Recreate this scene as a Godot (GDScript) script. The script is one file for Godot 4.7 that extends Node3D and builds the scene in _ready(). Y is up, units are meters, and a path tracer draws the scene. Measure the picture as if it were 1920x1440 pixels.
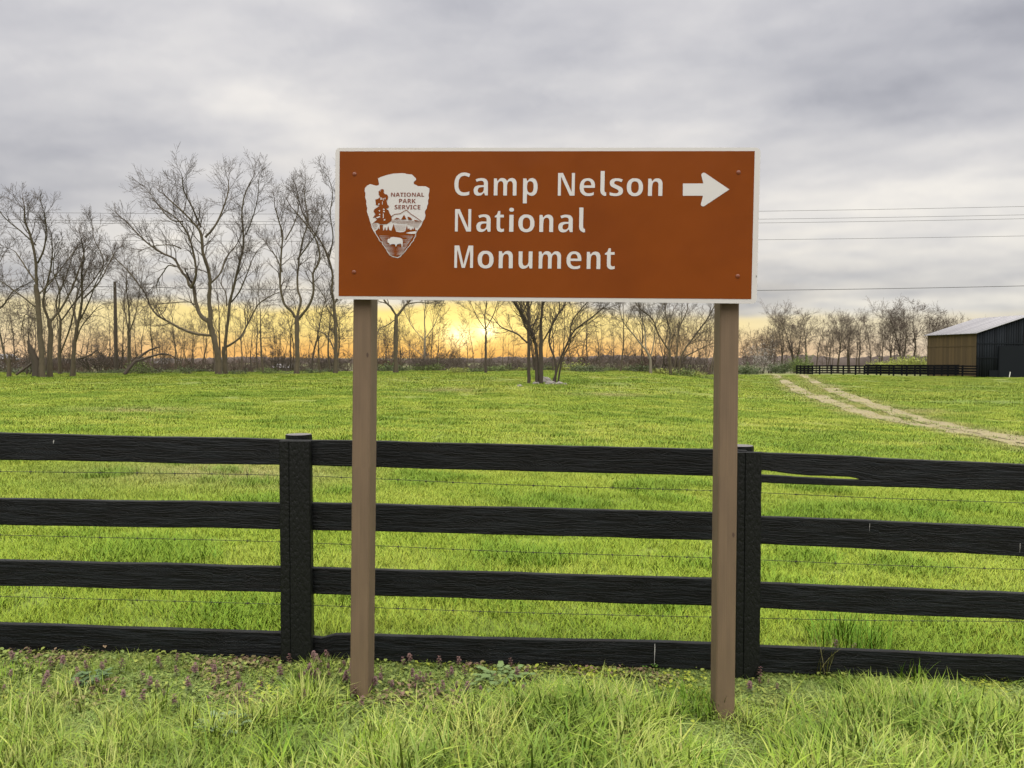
extends Node3D
# A brown roadside direction sign before a black plank fence, pasture and bare trees at sunset.

const F := 1443.0            # focal length of the photo in its own pixels
const PITCH := 0.03117
const EYE := 1.63
const EXPOSURE := 5.0

var used := {}
var rng := RandomNumberGenerator.new()
var bump := FastNoiseLite.new()
var M := {}

# ------------------------------------------------------------------ helpers
func numbered(n: String) -> String:
	if not used.has(n):
		used[n] = 0
		return n
	used[n] += 1
	return "%s_%03d" % [n, used[n]]

func tag(o: Node3D, label: String, category: String, group := "") -> Node3D:
	o.set_meta("label", label)
	if category != "":
		o.set_meta("category", category)
	if group != "":
		o.set_meta("group", group)
	return o

func thing(called: String, label: String, category: String, at := Vector3.ZERO, group := "") -> Node3D:
	var o := Node3D.new()
	o.name = numbered(called)
	add_child(o)
	o.position = at
	tag(o, label, category, group)
	return o

func part(parent: Node, called: String, mesh: Mesh, mat: Material, at := Vector3.ZERO) -> MeshInstance3D:
	var o := MeshInstance3D.new()
	var i := 0
	var n := called
	while parent.has_node(NodePath(n)):
		i += 1
		n = "%s_%03d" % [called, i]
	o.name = n
	o.mesh = mesh
	o.material_override = mat
	o.position = at
	parent.add_child(o)
	return o

func single(called: String, mesh: Mesh, mat: Material, kind := "") -> MeshInstance3D:
	var o := MeshInstance3D.new()
	o.name = numbered(called)
	o.mesh = mesh
	o.material_override = mat
	add_child(o)
	if kind != "":
		o.set_meta("kind", kind)
	return o

func ray(px: float, py: float) -> Vector3:
	var b := (720.0 - py) / F
	return Vector3((px - 960.0) / F, b * cos(PITCH) - sin(PITCH), -b * sin(PITCH) - cos(PITCH))

func at(px: float, py: float, d: float) -> Vector3:
	var r := ray(px, py)
	return Vector3(0, EYE, 0) + r * (d / -r.z)

func on_ground(px: float, py: float) -> Vector3:
	var r := ray(px, py)
	var d := 2.0
	while d < 140.0:
		var p := Vector3(0, EYE, 0) + r * (d / -r.z)
		if p.y <= ground(p.x, p.z):
			return p
		d *= 1.01
	return Vector3(0, EYE, 0) + r * (90.0 / -r.z)

func base_at(px: float, d: float) -> Vector3:
	var x := (px - 960.0) / F * d
	return Vector3(x, ground(x, -d), -d)

func ground(x: float, z: float) -> float:
	var d := maxf(-z, 0.0)
	var y := -0.088 - 0.36 * tanh(x / 11.0) * (1.0 - smoothstep(8.0, 42.0, d))
	var az := rad_to_deg(atan2(x, maxf(d, 0.1)))
	var top := lerpf(0.62, -0.28, smoothstep(8.0, 19.0, az))
	top = lerpf(top, 0.5, 1.0 - smoothstep(-22.0, -8.0, az))
	top = lerpf(top, -0.45, smoothstep(24.0, 31.0, az))
	y += (top + 0.07) * smoothstep(8.0, 58.0, d)
	var fall := lerpf(62.0, 104.0, smoothstep(12.0, 20.0, az))
	y -= 4.0 * smoothstep(fall, fall + 130.0, d)
	y += 7.0 * smoothstep(420.0, 900.0, d)
	y += bump.get_noise_2d(x * 4.0, z * 4.0) * 0.16 * smoothstep(6.0, 30.0, d)
	y += bump.get_noise_2d(x * 22.0, z * 22.0) * 0.045 * smoothstep(4.6, 12.0, d)
	y += bump.get_noise_2d(x * 60.0 + 300.0, z * 60.0) * 0.018
	return y

func basic(r: float, g: float, b: float, rough := 0.85) -> StandardMaterial3D:
	var m := StandardMaterial3D.new()
	m.albedo_color = Color(r, g, b).linear_to_srgb()
	m.roughness = rough
	return m

func noise_tex(freq: float, ramp: Array, octaves := 4, size := 512, seed_ := 1, sx := 1.0) -> ImageTexture:
	var n := FastNoiseLite.new()
	n.seed = seed_
	n.noise_type = FastNoiseLite.TYPE_SIMPLEX_SMOOTH
	n.frequency = freq
	n.fractal_octaves = octaves
	var im := n.get_seamless_image(size, size)
	var g := Gradient.new()
	var offs := PackedFloat32Array()
	var cols := PackedColorArray()
	for k in ramp.size():
		offs.append(ramp[k][0])
		cols.append(Color(ramp[k][1], ramp[k][2], ramp[k][3]).linear_to_srgb())
	g.offsets = offs
	g.colors = cols
	var out := Image.create(size, size, false, Image.FORMAT_RGB8)
	for y in size:
		for x in size:
			out.set_pixel(x, y, g.sample(im.get_pixel(x, y).r))
	return ImageTexture.create_from_image(out)

func box(size: Vector3) -> BoxMesh:
	var b := BoxMesh.new()
	b.size = size
	return b

# a box with chamfered long edges; UV u along the longest side
func bar(size: Vector3, c := 0.006) -> ArrayMesh:
	var st := SurfaceTool.new()
	st.begin(Mesh.PRIMITIVE_TRIANGLES)
	var h := size / 2.0
	var prof := [Vector2(-h.x + c, -h.z), Vector2(h.x - c, -h.z), Vector2(h.x, -h.z + c), Vector2(h.x, h.z - c), Vector2(h.x - c, h.z), Vector2(-h.x + c, h.z), Vector2(-h.x, h.z - c), Vector2(-h.x, -h.z + c)]
	st.set_smooth_group(-1)
	for i in 8:
		var a: Vector2 = prof[i]
		var b: Vector2 = prof[(i + 1) % 8]
		quad(st, Vector3(a.x, -h.y, a.y), Vector3(b.x, -h.y, b.y), Vector3(b.x, h.y, b.y), Vector3(a.x, h.y, a.y))
	for i in range(1, 7):
		var p0: Vector2 = prof[0]
		var p1: Vector2 = prof[i]
		var p2: Vector2 = prof[i + 1]
		tri(st, Vector3(p0.x, h.y, p0.y), Vector3(p1.x, h.y, p1.y), Vector3(p2.x, h.y, p2.y))
		tri(st, Vector3(p0.x, -h.y, p0.y), Vector3(p2.x, -h.y, p2.y), Vector3(p1.x, -h.y, p1.y))
	st.generate_normals()
	return st.commit()

func tri(st: SurfaceTool, a: Vector3, b: Vector3, c: Vector3) -> void:
	st.set_uv(Vector2(a.x + a.z, a.y)); st.add_vertex(a)
	st.set_uv(Vector2(b.x + b.z, b.y)); st.add_vertex(b)
	st.set_uv(Vector2(c.x + c.z, c.y)); st.add_vertex(c)

func quad(st: SurfaceTool, a: Vector3, b: Vector3, c: Vector3, d: Vector3) -> void:
	tri(st, a, b, c)
	tri(st, a, c, d)

# a flat polygon facing +z
func flat_poly(pts: PackedVector2Array, z := 0.0) -> ArrayMesh:
	var st := SurfaceTool.new()
	st.begin(Mesh.PRIMITIVE_TRIANGLES)
	add_poly(st, pts, z)
	return st.commit()

func add_poly(st: SurfaceTool, pts: PackedVector2Array, z := 0.0) -> void:
	var idx := Geometry2D.triangulate_polygon(pts)
	for k in range(0, idx.size(), 3):
		var a: Vector2 = pts[idx[k]]
		var b: Vector2 = pts[idx[k + 1]]
		var c: Vector2 = pts[idx[k + 2]]
		if (b - a).cross(c - a) > 0.0:
			var s := b
			b = c
			c = s
		for v in [a, b, c]:
			st.set_normal(Vector3(0, 0, 1))
			st.set_uv(v)
			st.add_vertex(Vector3(v.x, v.y, z))

func xy(list: Array, ox := 0.0, oy := 0.0, sx := 1.0, sy := 1.0) -> PackedVector2Array:
	var out := PackedVector2Array()
	for i in range(0, list.size(), 2):
		out.append(Vector2(list[i] * sx + ox, list[i + 1] * sy + oy))
	return out

# ------------------------------------------------------------------ tubes
var tv := PackedVector3Array()
var tn := PackedVector3Array()
var ti := PackedInt32Array()

func tube_begin() -> void:
	tv = PackedVector3Array()
	tn = PackedVector3Array()
	ti = PackedInt32Array()

func tube(pts: PackedVector3Array, radii: PackedFloat32Array, sides: int, rough := 0.0) -> void:
	var first := tv.size()
	var n := pts.size()
	var ref := Vector3(0.37, 0.21, 0.9).normalized()
	for i in n:
		var d: Vector3 = (pts[mini(i + 1, n - 1)] - pts[maxi(i - 1, 0)]).normalized()
		if absf(d.dot(ref)) > 0.95:
			ref = Vector3(0.8, 0.1, -0.5).normalized()
		var u := d.cross(ref).normalized()
		var v := d.cross(u)
		var r: float = radii[i]
		for k in sides:
			var a := TAU * k / sides
			var o := u * cos(a) + v * sin(a)
			tv.append(pts[i] + o * (r * (1.0 + (rng.randf() - 0.5) * rough)))
			tn.append(o)
	for i in n - 1:
		for k in sides:
			var a := first + i * sides + k
			var b := first + i * sides + (k + 1) % sides
			ti.append(a); ti.append(a + sides); ti.append(b)
			ti.append(b); ti.append(a + sides); ti.append(b + sides)

func tube_mesh() -> ArrayMesh:
	var arr := []
	arr.resize(Mesh.ARRAY_MAX)
	arr[Mesh.ARRAY_VERTEX] = tv
	arr[Mesh.ARRAY_NORMAL] = tn
	arr[Mesh.ARRAY_INDEX] = ti
	var m := ArrayMesh.new()
	m.add_surface_from_arrays(Mesh.PRIMITIVE_TRIANGLES, arr)
	return m

func rvec() -> Vector3:
	return Vector3(rng.randf() * 2.0 - 1.0, rng.randf() * 2.0 - 1.0, rng.randf() * 2.0 - 1.0)

# one branch and its twigs, appended to the tube buffers
func grow(p: Vector3, dir: Vector3, length: float, rad: float, depth: int, kids: float, wig: float, lift: float, tip := 0.0075) -> void:
	var nseg := 2 if depth == 0 else (3 if depth == 1 else 5)
	var pts := PackedVector3Array([p])
	var rr := PackedFloat32Array([rad])
	var dirs: Array[Vector3] = [dir]
	var d := dir
	var end_r := maxf(tip, rad * (0.25 if depth > 0 else 0.5))
	for i in nseg:
		d = (d + rvec() * wig + Vector3(0, lift, 0)).normalized()
		p += d * (length / nseg)
		pts.append(p)
		rr.append(lerpf(rad, end_r, float(i + 1) / nseg))
		dirs.append(d)
	tube(pts, rr, 3 if rad < 0.035 else 5)
	if depth <= 0:
		return
	var n := int(kids + rng.randf())
	for k in n:
		var t := lerpf(0.22, 1.0, (k + rng.randf()) / n)
		var f := t * nseg
		var i := mini(int(f), nseg - 1)
		var q: Vector3 = pts[i].lerp(pts[i + 1], f - i)
		var dd: Vector3 = dirs[i + 1]
		var side := dd.cross(rvec()).normalized()
		var ang := lerpf(0.45, 1.05, rng.randf())
		var nd := (dd * cos(ang) + side * sin(ang)).normalized()
		var r: float = lerpf(rad, end_r, t) * 0.62
		grow(q, nd, length * lerpf(0.4, 0.78, rng.randf()) * (1.12 - 0.4 * t), maxf(r, tip), depth - 1, kids, wig * 1.1, lift, tip)
	grow(p, (dirs[nseg] + rvec() * 0.35).normalized(), length * lerpf(0.35, 0.55, rng.randf()), end_r, depth - 1, kids * 0.8, wig, lift, tip)

# a drawn limb: smooth polyline through world points
func smooth_line(ctrl: Array, per := 4) -> PackedVector3Array:
	var out := PackedVector3Array()
	var n := ctrl.size()
	for i in n - 1:
		var a: Vector3 = ctrl[maxi(i - 1, 0)]
		var b: Vector3 = ctrl[i]
		var c: Vector3 = ctrl[i + 1]
		var d: Vector3 = ctrl[mini(i + 2, n - 1)]
		for k in per:
			out.append(b.cubic_interpolate(c, a, d, float(k) / per))
	out.append(ctrl[n - 1])
	return out

# limbs: [ [r0, r1, depth offset at the end, twig levels, x, y, x, y ...], ... ] in the crop's units
func drawn_tree(called: String, label: String, limbs: Array, dist: float, sx: float, ox: float, oy: float, bark: Material, twig_len := 2.6, kids := 4.6, thick := 1.0) -> Node3D:
	var first: Array = limbs[0]
	var root_px: float = ox + float(first[4]) * sx
	var root := base_at(root_px, dist)
	root.y -= 0.05
	var tree := thing(called, label, "tree", root)
	var crown_v := PackedVector3Array()
	var starts := []
	var which := 0
	for L in limbs:
		tube_begin()
		var ctrl := []
		var cnt: int = (L.size() - 4) / 2
		for k in cnt:
			var px: float = ox + float(L[4 + 2 * k]) * sx
			var py: float = oy + float(L[5 + 2 * k]) * sx
			var t := float(k) / maxf(cnt - 1, 1)
			var p := at(px, py, dist) + Vector3(0, 0, float(L[2]) * t)
			if which == 0 and k == 0:
				p = root + Vector3(0, -0.15, 0)
			ctrl.append(p - root)
		var pts := smooth_line(ctrl)
		var rr := PackedFloat32Array()
		for i in pts.size():
			var t := float(i) / (pts.size() - 1)
			var r := lerpf(L[0], L[1], t) * 0.72 * thick
			if which == 0:
				r *= 1.0 + 0.55 * pow(maxf(0.0, 1.0 - t * 5.0), 2.0)
			rr.append(r)
			if i > 0 and i < pts.size() - 1:
				pts[i] += rvec() * r * 0.22
		tube(pts, rr, 8 if L[0] > 0.12 else 6, 0.28)
		part(tree, "trunk" if which == 0 else "limb", tube_mesh(), bark)
		if L[3] > 0:
			starts.append([pts, rr, int(L[3])])
		which += 1
	tube_begin()
	for s in starts:
		var pts: PackedVector3Array = s[0]
		var rr: PackedFloat32Array = s[1]
		var total := 0.0
		for i in pts.size() - 1:
			total += pts[i].distance_to(pts[i + 1])
		var n := int(clampf(total * 2.0, 5, 17))
		for k in n:
			var t := lerpf(0.3, 0.98, (k + rng.randf()) / n)
			var f := t * (pts.size() - 1)
			var i := mini(int(f), pts.size() - 2)
			var dd := (pts[i + 1] - pts[i]).normalized()
			var side := dd.cross(rvec()).normalized()
			var ang := lerpf(0.5, 1.05, rng.randf())
			var nd := (dd * cos(ang) + side * sin(ang) + Vector3(0, 0.25, 0)).normalized()
			var ln := twig_len * lerpf(0.55, 1.0, rng.randf()) * (1.1 - 0.35 * t)
			grow(pts[i].lerp(pts[i + 1], f - i), nd, ln, clampf(rr[i] * 0.55, 0.012, 0.045), s[2] - 1, kids, 0.24, 0.07)
		var last := pts.size() - 1
		grow(pts[last], (pts[last] - pts[last - 1]).normalized(), twig_len * 0.62, rr[last], s[2] - 1, kids * 1.2, 0.3, 0.05)
	part(tree, "crown", tube_mesh(), M.twig)
	return tree

# a tree of its own form: trunk (and several stems), then limbs and twigs
func form_tree(height: float, stems: int, rad: float, spread: float, depth: int, kids: float, clear: float, lift: float, tip: float) -> Array:
	var meshes := []
	var later := []
	tube_begin()
	for s in stems:
		var p := Vector3(rng.randf() - 0.5, 0, rng.randf() - 0.5) * (0.5 if stems > 1 else 0.0) + Vector3(0, -0.2, 0)
		var d := Vector3((rng.randf() - 0.5) * spread, 1, (rng.randf() - 0.5) * spread).normalized()
		var pts := PackedVector3Array()
		var rr := PackedFloat32Array()
		var n := 9
		var hs := height * lerpf(0.75, 1.0, rng.randf()) * 0.8
		for i in n + 1:
			var t := float(i) / n
			pts.append(p)
			rr.append(rad * lerpf(1.0, 0.16, pow(t, 0.8)) * (1.35 if i == 0 else 1.0))
			d = (d + rvec() * 0.13 + Vector3(0, 0.05, 0)).normalized()
			p += d * hs / n
		tube(pts, rr, 6, 0.2)
		later.append([pts, rr, hs])
	meshes.append(tube_mesh())
	tube_begin()
	for s in later:
		var pts: PackedVector3Array = s[0]
		var rr: PackedFloat32Array = s[1]
		var hs: float = s[2]
		var n := int(hs * 1.1 + 3)
		for k in n:
			var t := lerpf(clear, 0.98, (k + rng.randf()) / n)
			var f := t * 9.0
			var i := mini(int(f), 8)
			var a := rng.randf() * TAU
			var nd := Vector3(cos(a), lerpf(0.6, 1.7, rng.randf()), sin(a)).normalized()
			grow(pts[i].lerp(pts[i + 1], f - i), nd, hs * lerpf(0.2, 0.34, rng.randf()) * (0.45 + 0.75 * sin(PI * clampf((t - clear) / (1.0 - clear), 0.0, 1.0) * 0.72)), rr[i] * 0.45, depth, kids, 0.3, lift, tip)
		grow(pts[9], (pts[9] - pts[8]).normalized(), hs * 0.2, rr[9], depth, kids, 0.2, lift, tip)
	meshes.append(tube_mesh())
	return meshes

func plant_tree(meshes: Array, called: String, label: String, group: String, where: Vector3, turn: float, size: float, bark: Material, twig: Material, wide := 1.0) -> Node3D:
	var t := thing(called, label, "tree", where, group)
	t.rotation.y = turn
	t.scale = Vector3(size * wide, size, size * wide)
	part(t, "trunk", meshes[0], bark)
	part(t, "crown", meshes[1], twig)
	return t

# ------------------------------------------------------------------ grass
func blade(vs: PackedVector3Array, ns: PackedVector3Array, cs: PackedColorArray, ix: PackedInt32Array, root: Vector3, yaw: float, height: float, lean: float, width: float, col: Color, segs := 3, droop := 1.7) -> void:
	var out := Vector3(cos(yaw), 0, sin(yaw))
	var side := Vector3(-sin(yaw), 0, cos(yaw))
	var first := vs.size()
	for i in segs + 1:
		var t := float(i) / segs
		var p := root + Vector3(0, height * (t - 0.28 * lean * pow(t, 2.6)), 0) + out * (height * lean * pow(t, droop))
		var w := width * 0.5 * (1.0 - pow(t, 1.6)) * (0.75 + 0.6 * t)
		var nn := (Vector3(0, 0.75, 0) + out * 0.5 * (0.3 + t) + side * 0.2 * (rng.randf() - 0.5)).normalized()
		var c := col.lerp(col * 1.12, t)
		if i == segs:
			vs.append(p); ns.append(nn); cs.append(c)
		else:
			vs.append(p - side * w); ns.append((nn - side * 0.35).normalized()); cs.append(c)
			vs.append(p + side * w); ns.append((nn + side * 0.35).normalized()); cs.append(c)
	for i in segs - 1:
		var a := first + i * 2
		ix.append_array(PackedInt32Array([a, a + 2, a + 1, a + 1, a + 2, a + 3]))
	var e := first + (segs - 1) * 2
	ix.append_array(PackedInt32Array([e, e + 2, e + 1]))

func arrays_mesh(vs: PackedVector3Array, ns: PackedVector3Array, cs: PackedColorArray, ix: PackedInt32Array) -> ArrayMesh:
	var arr := []
	arr.resize(Mesh.ARRAY_MAX)
	arr[Mesh.ARRAY_VERTEX] = vs
	arr[Mesh.ARRAY_NORMAL] = ns
	arr[Mesh.ARRAY_COLOR] = cs
	arr[Mesh.ARRAY_INDEX] = ix
	var m := ArrayMesh.new()
	m.add_surface_from_arrays(Mesh.PRIMITIVE_TRIANGLES, arr)
	return m

# n blades over a disc: heights h0..h1, leaning l0..l1; dead: share of straw-coloured blades
func tuft(n: int, radius: float, h0: float, h1: float, l0: float, l1: float, w: float, dead: float, segs := 3) -> ArrayMesh:
	var vs := PackedVector3Array()
	var ns := PackedVector3Array()
	var cs := PackedColorArray()
	var ix := PackedInt32Array()
	for k in n:
		var a := rng.randf() * TAU
		var r := radius * sqrt(rng.randf())
		var col := Color(1, 1, 1)
		if rng.randf() < dead:
			col = Color(2.0, 1.15, 2.6) * lerpf(0.65, 1.1, rng.randf())
		else:
			var v := lerpf(0.55, 1.35, rng.randf())
			col = Color(v * lerpf(0.8, 1.2, rng.randf()), v, v * lerpf(0.7, 1.3, rng.randf()))
		blade(vs, ns, cs, ix, Vector3(cos(a) * r, -0.01, sin(a) * r), rng.randf() * TAU, lerpf(h0, h1, rng.randf()), lerpf(l0, l1, rng.randf()), w * lerpf(0.6, 1.3, rng.randf()), col, segs)
	return arrays_mesh(vs, ns, cs, ix)

func scatter(called: String, label: String, category: String, meshes: Array, spots: Array, mat: Material) -> void:
	# spots: [position, turn, scale, colour, tilt] ; joined as one uncountable cover with a child per tuft form
	var root := thing(called, label, category)
	root.set_meta("kind", "stuff")
	for k in meshes.size():
		var mine := []
		for i in range(k, spots.size(), meshes.size()):
			mine.append(spots[i])
		var mm := MultiMesh.new()
		mm.transform_format = MultiMesh.TRANSFORM_3D
		mm.use_colors = true
		mm.mesh = meshes[k]
		mm.instance_count = mine.size()
		for i in mine.size():
			var s: Array = mine[i]
			var b := Basis(Vector3.UP, s[1]).scaled(s[2])
			mm.set_instance_transform(i, Transform3D(b, s[0]))
			mm.set_instance_color(i, s[3])
		var o := MultiMeshInstance3D.new()
		o.name = "tufts" if k == 0 else "tufts_%03d" % k
		o.multimesh = mm
		o.material_override = mat
		o.set_meta("kind", "stuff")
		root.add_child(o)

# ------------------------------------------------------------------ sky
func make_sky() -> ImageTexture:
	var W := 2048
	var H := 1024
	var im := Image.create(W, H, false, Image.FORMAT_RGBF)
	var a := FastNoiseLite.new()
	a.seed = 11
	a.noise_type = FastNoiseLite.TYPE_SIMPLEX_SMOOTH
	a.frequency = 1.0
	a.fractal_octaves = 5
	a.fractal_gain = 0.52
	a.domain_warp_enabled = true
	a.domain_warp_amplitude = 0.35
	a.domain_warp_frequency = 0.9
	var b := FastNoiseLite.new()
	b.seed = 29
	b.noise_type = FastNoiseLite.TYPE_SIMPLEX_SMOOTH
	b.frequency = 1.0
	b.fractal_octaves = 4
	im.fill(Color(0.12, 0.13, 0.07))
	var k := 1.0 / EXPOSURE
	# thin and thick places of the cloud sheet: [azimuth, elevation, wide, high, tilt, brighter]
	var blots := [[0.0, 15.5, 14.0, 2.2, 0.0, 0.13], [-16.0, 17.0, 9.0, 1.3, -0.22, 0.10], [-28.0, 15.0, 9.0, 4.0, 0.0, -0.07], [24.0, 19.5, 13.0, 4.5, 0.1, -0.10], [8.0, 21.0, 10.0, 2.5, 0.1, -0.05], [24.0, 10.0, 10.0, 1.9, 0.05, 0.16], [26.0, 6.0, 12.0, 1.4, 0.05, -0.06], [-24.0, 7.8, 11.0, 1.6, 0.0, 0.15], [-20.0, 5.2, 14.0, 0.9, 0.0, -0.06], [26.0, 13.0, 9.0, 0.8, 0.12, 0.08]]
	for y in range(0, H / 2 + 2):
		var el := PI * (0.5 - (y + 0.5) / H)
		var ed := rad_to_deg(el)
		var se := sin(el)
		var ce := cos(el)
		for x in W:
			var az := TAU * (x + 0.5) / W
			if az > PI:
				az -= TAU
			var ad := rad_to_deg(az)
			var inv := 1.0 / (maxf(se, 0.0) + 0.16)
			var qx := sin(az) * ce * inv
			var qz := -cos(az) * ce * inv
			# cloud sheet seen from below: soft heaps drawn out a little along the wind
			var n1 := a.get_noise_2d(qx * 0.75 + qz * 0.35, qz * 0.95 - qx * 0.30)
			var n2 := b.get_noise_2d(qx * 2.2 + 40.0, qz * 3.6 - qx * 0.9)
			var n3 := a.get_noise_2d(qx * 0.26 + 7.0, qz * 0.42 + 3.0)
			var n4 := b.get_noise_2d(qx * 5.5 - qz * 2.0 + 90.0, qz * 8.0 + qx * 2.0)
			var v := 0.60 + 0.19 * n1 + 0.075 * n2 + 0.15 * n3 + 0.035 * n4 * (0.5 + n1)
			v += 0.10 * smoothstep(25.0, 80.0, ed)
			for g in blots:
				var p := pow((ad - g[0]) / g[2], 2.0) + pow((ed - g[1] - (ad - g[0]) * g[4]) / g[3], 2.0)
				if p < 9.0:
					v += g[5] * exp(-p)
			# bluish grey where the sheet is thick, creamy where thin and low
			var thick := clampf(0.64 - v, -0.2, 0.25)
			var col := Color(v * (1.005 - 0.12 * thick), v * 0.997, v * (1.045 + 0.36 * thick))
			var low := exp(-maxf(ed, 0.0) / 8.0)
			col = col * lerpf(1.0, 1.10, low)
			col.b *= 1.0 - 0.15 * low
			col.r *= 1.0 + 0.03 * low
			# the opening under the sheet's edge, lit by the setting sun
			var side := exp(-pow((ad + 7.0) / 33.0, 2.0))
			var edge := 3.55 + 0.5 * b.get_noise_2d(ad * 0.07, 3.0) + 0.28 * n2 + 0.9 * exp(-pow((ad + 3.0) / 9.0, 2.0)) - 0.02 * (ad + 10.0)
			var open := smoothstep(edge + 0.55, edge - 0.35, ed)
			var t := clampf(ed / 3.4, 0.0, 1.0)
			var gold := Color(1.0, 0.52, 0.13).lerp(Color(1.10, 0.85, 0.28), smoothstep(0.1, 0.75, t))
			var pale := Color(0.80, 0.62, 0.42).lerp(Color(0.86, 0.79, 0.60), t)
			var stripe := 1.0 + 0.12 * b.get_noise_2d(ad * 0.12 + 9.0, ed * 2.6)
			var g2 := pale.lerp(gold, side) * stripe
			var share := open * lerpf(0.30, 1.0, clampf(side * 1.25, 0.0, 1.0))
			col = col.lerp(g2, share)
			# yellow glow on the cloud just above
			var halo := exp(-pow((ad + 4.0) / 22.0, 2.0)) * exp(-maxf(ed - 3.0, 0.0) / 4.5) * (1.0 - open)
			col = col + Color(0.26, 0.17, 0.0) * halo * (0.6 + 0.8 * n2)
			# the sun behind thin cloud: two bright breaks
			var s1 := pow((ad + 3.9) / 1.0, 2.0) + pow((ed - 1.75) / 0.75, 2.0)
			var s2 := pow((ad + 1.8) / 0.65, 2.0) + pow((ed - 2.2) / 0.5, 2.0)
			var s3 := pow((ad + 3.0) / 5.0, 2.0) + pow((ed - 2.0) / 1.7, 2.0)
			col = col + Color(1.1, 0.95, 0.55) * (1.2 * exp(-s1) + 1.7 * exp(-s2)) + Color(0.30, 0.21, 0.05) * exp(-s3)
			im.set_pixel(x, y, Color(col.r * k, col.g * k, col.b * k))
	return ImageTexture.create_from_image(im)

# ------------------------------------------------------------------ materials
func make_materials() -> void:
	M.bark = basic(0.074, 0.060, 0.040, 0.95)
	M.bark.albedo_texture = noise_tex(0.02, [[0.0, 0.55, 0.55, 0.52], [0.5, 0.95, 0.95, 0.9], [1.0, 1.0, 1.0, 0.95]], 5, 256, 5)
	M.bark.uv1_triplanar = true
	M.bark.uv1_scale = Vector3(0.9, 0.35, 0.9)
	M.bark_dark = basic(0.042, 0.033, 0.024, 0.95)
	M.bark_pale = basic(0.17, 0.15, 0.115, 0.95)
	M.twig = basic(0.055, 0.042, 0.033, 0.95)
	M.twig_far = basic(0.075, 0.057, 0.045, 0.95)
	M.twig_red = basic(0.068, 0.044, 0.03, 0.95)
	# grass and leaves
	M.grass = basic(1, 1, 1, 0.55)
	M.grass.vertex_color_use_as_albedo = true
	M.grass.backlight_enabled = true
	M.grass.backlight = Color(0.4, 0.4, 0.4)
	M.grass.metallic_specular = 0.22
	# posts of the sign: brown stain on sawn wood
	M.post = basic(0.130, 0.090, 0.054, 0.75)
	var pt := Image.create(256, 256, false, Image.FORMAT_RGB8)
	var gn := FastNoiseLite.new()
	gn.seed = 4
	gn.frequency = 1.0
	gn.fractal_octaves = 4
	var ph := Image.create(256, 256, false, Image.FORMAT_L8)
	for y in 256:
		for x in 256:
			var g := gn.get_noise_2d(x * 0.11, y * 0.006)
			var w := gn.get_noise_2d(x * 0.01 + 70.0, y * 0.012)
			var v := clampf(0.92 + 0.025 * g + 0.08 * w, 0, 1)
			pt.set_pixel(x, y, Color(v, v * 0.99, v * 0.975))
			ph.set_pixel(x, y, Color(0.5 + 0.5 * g, 0, 0))
	M.post.albedo_texture = ImageTexture.create_from_image(pt)
	M.post.uv1_triplanar = true
	M.post.uv1_scale = Vector3(3.0, 0.7, 3.0)
	M.post.heightmap_enabled = true
	M.post.heightmap_texture = ImageTexture.create_from_image(ph)
	M.post.heightmap_scale = 0.06
	# black painted planks: weathered grain
	var gw := 1024
	var gh := 128
	var h := Image.create(gw, gh, false, Image.FORMAT_L8)
	var c := Image.create(gw, gh, false, Image.FORMAT_RGB8)
	var w1 := FastNoiseLite.new()
	w1.seed = 8
	w1.frequency = 1.0
	w1.fractal_octaves = 3
	for y in gh:
		for x in gw:
			var warp := w1.get_noise_2d(x * 0.004, y * 0.02) * 4.5 + w1.get_noise_2d(x * 0.02, y * 0.05 + 50.0) * 1.5
			for kn in [[130, 30, 16.0], [420, 88, 20.0], [660, 20, 13.0], [880, 70, 22.0]]:
				warp += kn[2] * exp(-pow((x - kn[0]) / 38.0, 2.0) - pow((y - kn[1]) / 13.0, 2.0))
			var s := sin((y * 0.42 + warp * 2.2))
			var fine := w1.get_noise_2d(x * 0.012 + 9.0, y * 0.75 + warp)
			var crack := smoothstep(0.42, 0.62, w1.get_noise_2d(x * 0.006 + 200.0, y * 0.35 + warp * 1.5))
			var v := 0.55 + 0.16 * s + 0.32 * fine - 0.55 * crack
			h.set_pixel(x, y, Color(clampf(v, 0, 1), 0, 0))
			var q := clampf(0.60 + 0.5 * w1.get_noise_2d(x * 0.006 + 31.0, y * 0.07) + 0.30 * fine - 0.3 * crack, 0.15, 1.0)
			c.set_pixel(x, y, Color(q, q, q * 1.03))
	var ht := ImageTexture.create_from_image(h)
	M.plank = basic(0.0108, 0.0136, 0.0155, 0.5)
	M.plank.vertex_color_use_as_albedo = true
	M.plank.albedo_texture = ImageTexture.create_from_image(c)
	M.plank.heightmap_enabled = true
	M.plank.heightmap_texture = ht
	M.plank.heightmap_scale = 0.32
	M.plank.metallic_specular = 0.3
	# the boards over the posts: thick crackled paint
	M.cover = basic(0.0055, 0.0065, 0.006, 0.5)
	M.cover.heightmap_enabled = true
	M.cover.heightmap_texture = noise_tex(0.03, [[0.0, 0, 0, 0], [0.45, 0.35, 0.35, 0.35], [0.6, 0.5, 0.5, 0.5], [1.0, 1, 1, 1]], 5, 256, 17)
	M.cover.uv1_triplanar = true
	M.cover.uv1_scale = Vector3(5.5, 3.6, 5.5)
	M.cover.heightmap_scale = 0.35
	M.cover.metallic_specular = 0.3
	M.post_top = basic(0.11, 0.105, 0.105, 0.9)
	M.wire = basic(0.03, 0.028, 0.025, 0.6)
	M.drip = basic(0.3, 0.3, 0.29, 0.8)
	# sign
	M.brown = basic(0.152, 0.0345, 0.0006, 0.13)
	M.brown.metallic_specular = 0.32
	var wave := FastNoiseLite.new()
	wave.seed = 3
	wave.frequency = 0.012
	wave.fractal_octaves = 3
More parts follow.
